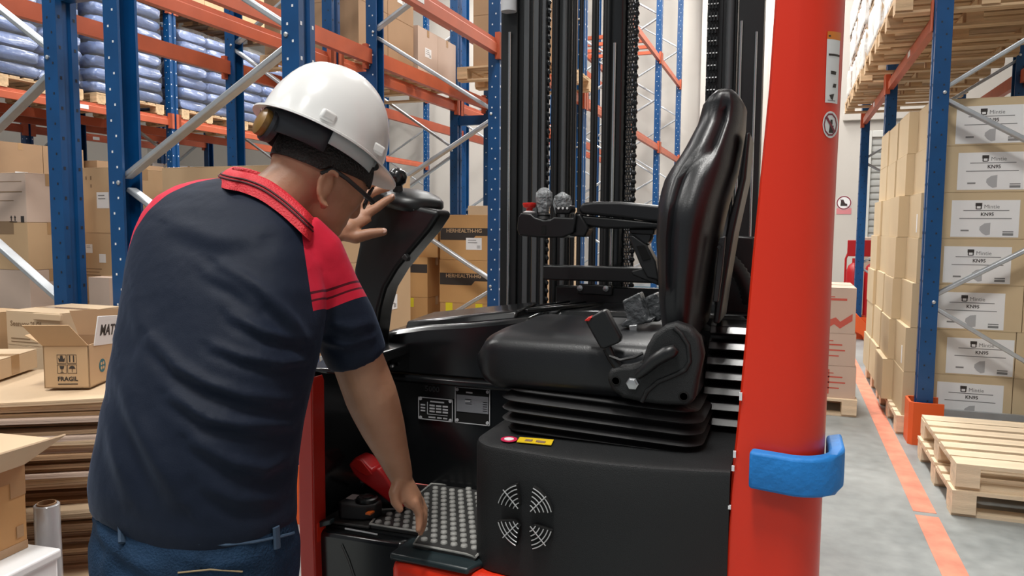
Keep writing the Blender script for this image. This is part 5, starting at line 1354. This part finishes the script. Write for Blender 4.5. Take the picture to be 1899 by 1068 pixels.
arrows(c[0], '-y', .14, -.12, .03); prints(c[0], '-y', .215, -.125, [(-.013, -.018, .013, .018)], 'ink'); prints(c[0], '-y', .05, .03, [(-.28, 0, .17, .006), (-.28, .06, .17, .064), (-.28, -.05, .1, -.046)], 'ink2')
prints(c[1], '-y', .04, .10, [(-.3, -.03, .10, .045)], 'ink2', 'painted_hollow')  # flat dark patch painting the shaded hollow of the open top
Y = 3.85
c = stack(-5.12, -4.76, Y, .34, [zt_(p, 70, Y) for p in (335, 440, 560)], [('kraft_p', 'pale carton under crinkled clear film left of the blue post'), ('kraft_p', 'pale film-covered carton below the crinkled one'), ('kraft_d', 'dark carton at the bottom of the film-covered column')])
for o in c[:2]:
    w, d, h = dims(o); rnd = random.Random(4); rings = []
    for q in range(7):
        zz = -.004 + (h + .006) * q / 6
        rings.append([(px_ + rnd.uniform(-.004, .006), py_ - rnd.uniform(.002, .010), zz) for px_, py_ in [(-w / 2 - .004 + (w + .008) * k / 8, -d / 2 - .004) for k in range(9)] + [(w / 2 + .006, -d / 2 + d * k / 5) for k in range(1, 6)]])
    fo_ = MB().loft(rings, cap=False, closed=False).build('clear_film', 'film', o, local=True, smooth=80)
Y = 3.5
c = stack(-4.64, -4.375, Y, .26, [zt_(p, 70, Y) for p in (470, 560)], [('kraft_d', 'dark brown open carton beside the blue post at the left'), ('kraft', 'kraft carton under the dark brown open carton')])
w, d, h = dims(c[0]); MB().box(w / 2 - .09, -d / 2 - .006, h - .16, w / 2 - .002, -d / 2 - .002, h + .01).build('open_flap', 'kraft_l', c[0], local=True, bevel=.003)
Y = 4.3
stack(-5.45, -5.02, Y, .4, [zt_(p, 110, Y) for p in (382, 480)], [('kraft_l', 'yellowish carton behind the crinkled film carton'), ('kraft_l', 'yellowish carton on the floor behind the dark open carton')])
Y = 3.6
c = stack(-4.22, -3.90, Y, .4, [zt_(p, 185, Y) for p in (310, 432, 560)], [('kraft', 'tall kraft carton with one white label between two blue posts'), ('kraft', 'kraft carton with two small white labels between two blue posts'), ('kraft', 'kraft carton on the floor between two blue posts')])
paper_label(c[0], '-y', .02, .0, .10, .10, 2, False); prints(c[0], '-y', -.11, .14, [(-.01, -.01, .0, .01), (.03, -.012, .04, .012), (.03, -.06, .04, -.04)], 'ink2')
paper_label(c[1], '-y', -.11, .12, .055, .055, 2, False); paper_label(c[1], '-y', .0, .06, .055, .055, 0, False); prints(c[1], '-y', -.06, 0, [(-.08, -.01, .05, -.006), (-.08, -.03, .03, -.026), (-.08, -.05, .04, -.046)], 'ink2')
oc = carton((-3.76, 3.42, 0), .16, .24, zt_(512, 195, 3.4), 'pinkish box standing low between the two blue posts', None, 'kraft_p')
Y = 2.45
c = stack(-3.365, -3.03, Y, .34, [zt_(578, 60, Y), zt_(642, 60, Y), .35], [('kraft_l', 'pale printed carton with an open lid strip left of the open box'), ('kraft_l', 'pale carton under the printed carton with the lid strip'), ('kraft', 'kraft carton at the bottom of the printed carton column')])
mxs = fmx(c[0], '-y', -.04, .02); text('Seenuox 2L/2L', .034, 'ink2', c[0], mxs, bold=True)
prints(c[0], '-y', -.05, -.05, [(-.09, 0, .03, .005), (-.09, -.014, .08, -.010), (.07, .0, .08, .01)], 'ink2')
MB().box(.02, -.185, .125, .19, -.172, .155).build('lid_strip', 'kraft_l', c[0], local=True, bevel=.003)
o = carton((-3.62, 2.42, 0), .40, .34, zt_(583, 0, 2.4), 'kraft carton cut by the frame left of the printed carton', None, 'kraft')
# ---------------------------------------------------------------- pile of flattened cartons
PR_ = math.radians(33); PDIR = Vector((math.cos(PR_), math.sin(PR_), 0)); PN_ = Vector((-math.sin(PR_), math.cos(PR_), 0))
PC0 = Vector((-2.06, 1.865, 0)) - PDIR * .46 + PN_ * .30
def sheet_mesh(w, d, t, m, seed):
    rnd = random.Random(seed); mb = MB()
    for lay in range(2):          # two walls of a flattened carton, edges slightly apart, gently warped
        nx, ny = 8, 3; off = rnd.uniform(-.012, .012)
        z0 = lay * t * .5
        def pt(i, j, z): 
            x = -w / 2 + w * i / nx + (off if lay else 0); y = -d / 2 + d * j / ny
            return (x, y, z + .004 * math.sin(2.5 * x / w * 2 + seed) * (1 - abs(2 * j / ny - 1) * .3))
        top = [pt(i, j, z0 + t * .45) for i in range(nx + 1) for j in range(ny + 1)]; bot = [pt(i, j, z0) for i in range(nx + 1) for j in range(ny + 1)]
        k = len(top); fs = []
        for i in range(nx):
            for j in range(ny):
                a = i * (ny + 1) + j; b = a + ny + 1; fs += [(a, b, b + 1, a + 1), (k + a, k + a + 1, k + b + 1, k + b)]
        rim = [i * (ny + 1) for i in range(nx + 1)] + [nx * (ny + 1) + j for j in range(1, ny + 1)] + [i * (ny + 1) + ny for i in range(nx - 1, -1, -1)] + [j for j in range(ny - 1, 0, -1)]
        for a, b in zip(rim, rim[1:] + rim[:1]): fs.append((a, k + a, k + b, b))
        mb.add(top + bot, fs)
    return mb.mesh('flattened_carton', m, 30)
random.seed(31)
SHV = [sheet_mesh(.92, .60, .0145, m, s) for s, m in enumerate(('kraft', 'kraft_l', 'kraft_p', 'kraft', 'kraft_l'))]; SH_SHADE = [sheet_mesh(.92, .60, .0145, 'kraft_d', 20 + s) for s in range(2)]
pb = pallet((PC0.x + PN_.x * .21 - PDIR.x * .08, PC0.y + PN_.y * .21 - PDIR.y * .08, 0), 'wooden pallet under the pile of flattened cartons', None, 'wood', rz=PR_)
z = PLZ + .004; k = 0
TOPZ = .775
lv = []
while z < TOPZ: lv.append(z); z += .0150 if True else 0
NS = len(lv)
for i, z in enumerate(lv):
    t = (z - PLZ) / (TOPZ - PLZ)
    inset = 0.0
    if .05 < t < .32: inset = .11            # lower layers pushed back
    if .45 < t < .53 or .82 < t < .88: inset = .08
    me = SH_SHADE[random.randrange(2)] if (.05 < t < .33 or .44 < t < .54 or .62 < t < .70 or .82 < t < .88) and random.random() < .85 else SHV[random.randrange(5)]  # darker sheets in these bands paint the shade between layers
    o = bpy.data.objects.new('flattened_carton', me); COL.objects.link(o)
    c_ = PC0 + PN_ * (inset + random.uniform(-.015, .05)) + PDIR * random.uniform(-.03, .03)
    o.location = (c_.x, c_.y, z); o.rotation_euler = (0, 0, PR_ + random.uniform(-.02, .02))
    nth = NS - i
    tag(o, 'flattened cardboard carton inside the pile behind the worker' if nth > 1 else 'topmost flattened cardboard carton of the pile under the open box', 'cardboard', 'flattened cartons piled at the left')
zp = lv[-1] + .0185
# loose flap-board lying out over the pile, and a thicker flat carton
def board(pts, z, t, name, m, label, cat, tilt=None):
    n = len(pts); mb = MB().prism(pts, lambda a, b, d: (a, b, d + (tilt(a, b) if tilt else 0)), z, z + t)
    return tag(mb.build(name, m, None, bevel=.002), label, cat)
q0 = PC0 + PN_ * .20 - PDIR * .22
o = carton((q0.x, q0.y, zp + .002), .42, .30, .075, 'flat shallow carton lying on the pile left of the open box', None, 'kraft_l', rz=PR_ - .15)
# ---------------------------------------------------------------- open box with the MAT sign
OB = Vector(PZ(129, 719, zp)); ang = math.radians(24)
ob = empty('open_box', (OB.x - .10 * math.sin(ang), OB.y + .10 * math.cos(ang), zp + .002), ang, 'open kraft box marked FRAGIL with a white MAT sign', 'box')
w, d, h, t = .152, .27, .150, .004
MB().box(-w / 2, -d / 2 + .02, 0, w / 2, -d / 2 + .02 + t, h).build('front_wall', 'kraft', ob, local=True); MB().box(-w / 2, d / 2 - t, 0, w / 2, d / 2, h).build('back_wall', 'kraft_d', ob, local=True)
MB().box(-w / 2, -d / 2 + .02, 0, -w / 2 + t, d / 2, h).build('side_wall', 'kraft', ob, local=True); MB().box(w / 2 - t, -d / 2 + .02, 0, w / 2, d / 2, h).build('side_wall', 'kraft', ob, local=True); MB().box(-w / 2, -d / 2 + .02, 0, w / 2, d / 2, t).build('base', 'kraft', ob, local=True)
def flap(p, name='flap', m='kraft'):
    p = [Vector(v) for v in p]; nn = (p[1] - p[0]).cross(p[2] - p[0]).normalized() * .003
    MB().add([v for v in p] + [v + nn for v in p], MB.BF).build(name, m, ob, local=True)
yf = -d / 2 + .02
flap([(-w / 2, yf, h), (w / 2, yf, h), (w / 2 - .045, yf - .035, h + .075), (-w / 2 - .045, yf - .035, h + .075)])
flap([(-w / 2, d / 2, h), (w / 2 + .02, d / 2, h), (w / 2 + .05, d / 2 + .02, h + .10), (-w / 2 - .04, d / 2 + .02, h + .09)], m='kraft_d')
flap([(-w / 2, yf, h), (-w / 2, d / 2, h), (-w / 2 - .07, d / 2 - .01, h + .03), (-w / 2 - .07, yf + .02, h + .03)])
mxf = face_mx('-y', 0, yf - .0004, 0)
def ic(name, polys, m='ink'):
    mb = MB()
    for pl in polys: mb.prism(pl, lambda a, b, dd: mxf @ Vector((a, b, dd)), 0, .0007)
    return mb.build(name, m, ob, local=True, smooth=0)
def frame_(x, y, s): return [[(x - s, y - s), (x + s, y - s), (x + s, y - s + .0012), (x - s, y - s + .0012)], [(x - s, y + s - .0012), (x + s, y + s - .0012), (x + s, y + s), (x - s, y + s)], [(x - s, y - s), (x - s + .0012, y - s), (x - s + .0012, y + s), (x - s, y + s)], [(x + s - .0012, y - s), (x + s, y - s), (x + s, y + s), (x + s - .0012, y + s)]]
s = .0155
ic('handling_print', frame_(-.015, .102, s) + [[(-.024, .093), (-.006, .093), (-.004, .107), (-.009, .101), (-.012, .114), (-.019, .114), (-.021, .101), (-.026, .107)]])
ic('handling_print', frame_(.019, .102, s) + [[(.010, .092), (.014, .092), (.014, .114), (.010, .114)], [(.023, .092), (.027, .092), (.027, .114), (.023, .114)]])
ic('handling_print', frame_(-.015, .067, s) + [[(-.023, .078), (-.007, .078), (-.010, .067), (-.020, .067)], [(-.0158, .056), (-.0142, .056), (-.0142, .067), (-.0158, .067)], [(-.020, .055), (-.010, .055), (-.010, .0565), (-.020, .0565)]])
ic('handling_print', frame_(.019, .067, s) + [[(.008, .068), (.030, .068), (.026, .076), (.019, .079), (.012, .076)], [(.0182, .056), (.0198, .056), (.0198, .068), (.0182, .068)]])
text('FRAGIL', .021, 'ink', ob, mxf @ Matrix.Translation((.003, .032, .0004)), bold=True)
ic('print_rule', [[(-.03, .013), (.036, .013), (.036, .016), (-.03, .016)]])
M['tealink'] = mat('teal print', (.03, .14, .17), .6)
mxr = face_mx('+x', w / 2 + .0004, -.02, .062)
MB().lathe([(.024, 0), (.024, .0007)], 20, mxr.translation, mxr.to_3x3()).build('round_logo', 'tealink', ob, local=True)
mb = MB()
for a, b in ((-.008, .008), (.008, .008), (-.008, -.008), (.008, -.008)): mb.lathe([(.006, .0008), (.006, .0012)], 8, mxr @ Vector((a, b, 0)), mxr.to_3x3())
tag(mb.build('logo_figure', 'kraft', ob, local=True), kind='stuff')
sg = MB().cbox((0, 0, 0), (.004, .17, .105), Matrix.Rotation(.12, 3, 'Y') @ Matrix.Rotation(-.10, 3, 'X')).build('sign_card', 'paper', None, bevel=.001)
# the white card stands in the box against its right wall
sgp = ob.matrix_local if False else (Matrix.Translation(ob.location) @ Matrix.Rotation(ang, 4, 'Z'))
sg.location = sgp @ Vector((w / 2 + .006, .012, h + .035)); sg.rotation_euler = (0, 0, ang); tag(sg, 'white card lettered MAT standing in the open box', 'sign')
text('MATS', .055, 'ink', sg, Matrix.Rotation(.12, 4, 'Y') @ Matrix.Rotation(-.10, 4, 'X') @ face_mx('+x', .0025, .012, 0), bold=True)
# ---------------------------------------------------------------- foreground box, white box, film roll
a = Vector(PZ(57, 1020, .40)); b = Vector(PZ(0, 1060, .40))
wb_ = tag(MB().box(-.28, -.45, 0, .0, 0, .40).build('white_box', 'white', None, bevel=.012, seg=3), 'white plastic box at the lower left corner under a brown carton', 'box')
wb_.location = (-1.972, 1.56, 0); wb_.rotation_euler = (0, 0, .10)
MB().box(-.286, -.456, .372, .006, .006, .402).build('lid', 'white', wb_, local=True, bevel=.008, seg=3)
bw, bd_, bh = .36, .30, .20
zf = .403; bh = PY(40, 860, a.y)[2] - zf
bb = empty('open_carton', (a.x - bw / 2 - .005, a.y - bd_ / 2 - .01, zf), .10, 'amber taped carton with one raised flap at the lower left corner', 'carton')
MB().box(-bw / 2, -bd_ / 2, 0, bw / 2, -bd_ / 2 + .004, bh).box(-bw / 2, bd_ / 2 - .004, 0, bw / 2, bd_ / 2, bh).box(-bw / 2, -bd_ / 2, 0, -bw / 2 + .004, bd_ / 2, bh).box(bw / 2 - .004, -bd_ / 2, 0, bw / 2, bd_ / 2, bh).box(-bw / 2, -bd_ / 2, 0, bw / 2, bd_ / 2, .004).build('body', 'kraft_o', bb, local=True, bevel=.002)
mt = face_mx('+x', bw / 2 + .0005, 0, 0)
for u0, v0, u1, v1 in ((-bd_ / 2, bh - .045, bd_ / 2, bh), (bd_ / 2 - .05, bh - .09, bd_ / 2, bh - .045), (-bd_ / 2, 0, bd_ / 2, .025), (bd_ / 2 - .035, .04, bd_ / 2 - .012, .075)):
    m_ = MB(); patch(m_, mt, u0, v0, u1, v1); m_.build('tape', 'ptape', bb, local=True)
p = [Vector(v) for v in ((bw / 2, -bd_ / 2, bh), (bw / 2, bd_ / 2, bh), (bw / 2 + .11, bd_ / 2 + .04, bh + .085), (bw / 2 + .11 - .02, -bd_ / 2 + .02, bh + .085))]
MB().add(p + [v + Vector((.002, 0, -.004)) for v in p], MB.BF).build('flap', 'kraft_l', bb, local=True)
p = [Vector(v) for v in ((-bw / 2, bd_ / 2, bh), (bw / 2, bd_ / 2, bh), (bw / 2 + .0, bd_ / 2 + .12, bh + .04), (-bw / 2, bd_ / 2 + .12, bh + .04))]
MB().add(p + [v + Vector((0, 0, -.004)) for v in p], MB.BF).build('flap', 'kraft_l', bb, local=True)
M['rollf'] = mat('grey film roll', (.42, .43, .45), .18, coat=.5, bump=.15, bscale=20)
rl = empty('film_roll', (-2.135, 1.655, 0), 0, 'grey stretch film roll standing beside the amber carton', 'film roll')
MB().lathe([(.034, 0), (.036, .002), (.037, .2), (.036, .478), (.034, .48), (.028, .48), (.027, .47), (.027, .01)], 28).build('film', 'rollf', rl, local=True, smooth=40)
MB().lathe([(.027, .0), (.027, .485), (.024, .485), (.024, .0)], 24, cap=False).build('core', 'kraft_d', rl, local=True)
# board printed with upside-down letters low by the worker's leg
pq = Vector(PZ(150, 1045, .145)); 
lb = tag(MB().cbox((0, 0, .006), (.34, .22, .009)).build('cardboard_sheet', 'kraft_l', None, bevel=.002), 'loose cardboard sheet with large dark letters low beside the worker', 'cardboard'); lb.location = (pq.x - .02, pq.y + .02, .150); lb.rotation_euler = (0, 0, PR_ - .2)
text('FRAGIL', .07, 'ink', lb, Matrix.Translation((0.02, .03, .0112)) @ Matrix.Rotation(math.pi, 4, 'Z'), bold=True)
pl2 = tag(MB().cbox((0, 0, .075), (.36, .24, .148)).build('low_carton', 'kraft_d', None, bevel=.003), 'low brown carton under the loose lettered cardboard sheet', 'carton'); pl2.location = (lb.location.x, lb.location.y, 0); pl2.rotation_euler = lb.rotation_euler
MB().cbox((0, 0, .1494), (.362, .04, .001)).build('tape', 'ptape', pl2, local=True)
# ---------------------------------------------------------------- far end of the right aisle
M['firered'] = mat('fire red paint', (.42, .012, .015), .35); M['pink'] = mat('pink notice', (.62, .22, .24), .6)
sgn_ = PY(1565, 376, WY - .004)
ps = empty('prohibition_sign', (sgn_[0], WY, 0), 0, 'round no-entry safety sign with a pink plate on the end wall', 'sign')
MB().lathe([(.135, 0), (.135, .006)], 28, (sgn_[0], WY - .002, sgn_[2]), RX).build('disc', 'paper', ps)
MB().loft([[(sgn_[0] + r_ * math.cos(t), y_, sgn_[2] + r_ * math.sin(t)) for t in [2 * math.pi * q / 28 for q in range(28)]] for r_, y_ in ((.130, WY - .009), (.108, WY - .009))], cap=False).build('red_ring', 'maroon', ps)
MB().prism([(-.06, -.06), (.06, -.06), (.06, -.02), (.02, -.01), (-.01, .06), (-.05, .06)], lambda a, b, d: (sgn_[0] + a, d, sgn_[2] + b), WY - .0085, WY - .008).build('figure', 'ink', ps)
MB().bar((sgn_[0] - .085, WY - .010, sgn_[2] + .085), (sgn_[0] + .085, WY - .010, sgn_[2] - .085), .002, .022, up=(0, 1, 0)).build('red_bar', 'maroon', ps)
p = PY(1565, 390, WY); MB().box(p[0] - .13, WY - .006, p[2] - .075, p[0] + .13, WY - .001, p[2] + .04).build('notice_plate', 'pink', ps, bevel=.002)
p = PY(1394, 388, WY); fa = empty('alarm_box', (p[0], WY, p[2]), 0, 'small red alarm box on the end wall beside the seat', 'alarm')
MB().box(-.10, -.09, -.17, .10, -.002, .15).build('housing', 'firered', fa, local=True, bevel=.02); MB().box(-.05, -.10, -.30, .05, -.002, -.18).build('call_point', 'white', fa, local=True, bevel=.01)
# wheeled extinguisher with a notice board
ex = PZ(1596, 603, 0); ET = empty('extinguisher_trolley', (ex[0], 11.0, 0), 0, 'red wheeled fire extinguisher with a notice board behind the right rack', 'extinguisher')
ex = (PY(1596, 560, 11.0)[0], 11.0)
for dx in (-.10, .12): MB().lathe([(.02, .10), (.085, .12), (.095, .16), (.095, .78), (.07, .86), (.025, .90), (.025, .96)], 20, (ex[0] + dx, 11.0, 0)).build('cylinder', 'firered', ET, smooth=40)
for dx in (-.2, .22): MB().tube([(ex[0] + dx, 11.05, .12), (ex[0] + dx, 11.05, .95), (ex[0] + dx * .7, 11.05, 1.12)], .014, 8).build('frame_tube', 'firered', ET); MB().lathe([(.03, -.025), (.12, -.025), (.12, .025), (.03, .025)], 20, (ex[0] + dx * 1.25, 11.05, .121), Matrix.Rotation(math.pi / 2, 3, 'Y')).build('wheel', 'rubber', ET)
MB().box(ex[0] - .2, 11.0, .10, ex[0] + .22, 11.12, .13).build('foot_plate', 'firered', ET)
MB().tube([(ex[0] + .05, 10.93, .95), (ex[0] + .2, 10.9, .9), (ex[0] + .24, 10.9, .5), (ex[0] + .1, 10.9, .35)], .012, 8).build('hose', 'rubber', ET, smooth=60)
a = PY(1572, 445, 11.0); b = PY(1626, 476, 11.0); MB().box(a[0], 10.98, b[2], b[0], 11.0, a[2]).build('notice_board', 'firered', ET, bevel=.005); MB().tube([(ex[0], 11.03, .13), (ex[0], 11.03, a[2])], .014, 8).build('post', 'firered', ET)
# orange end barrier
eb = empty('rack_end_barrier', (.95, 10.02, 0), 0, 'orange angled steel barrier at the foot of the far right upright', 'barrier')
q = YP([(1574, 581), (1588, 581), (1606, 601), (1611, 612), (1609, 630), (1601, 630), (1598, 621), (1575, 608)], 10.05)
q = [(x, max(z, .002)) for x, _, z in q]; MB().prism(q, lambda a, b, d: (a, d, b), 9.98, 10.07).build('side_plate', 'orange2', eb, bevel=.006)
MB().tube([(q[3][0] - .03, 10.03, .16), (q[3][0] + .7, 10.03, .16)], .05, 14).build('rail', 'orange2', eb); MB().box(q[3][0] + .66, 9.98, 0, q[3][0] + .72, 10.08, .25).build('side_plate', 'orange2', eb)
load(1.02, 12.0, 0, .9, .9, 1.1, 2, 2, 3, 'kraft_p', 'pale carton stacked beyond the right rack near the shutter', 'cartons near the shutter door')
p = PZ(1564, 562, 0); carton((p[0], p[1], 0), .22, .25, .36, 'single small carton standing on the floor by the end wall', None, 'kraft_l')
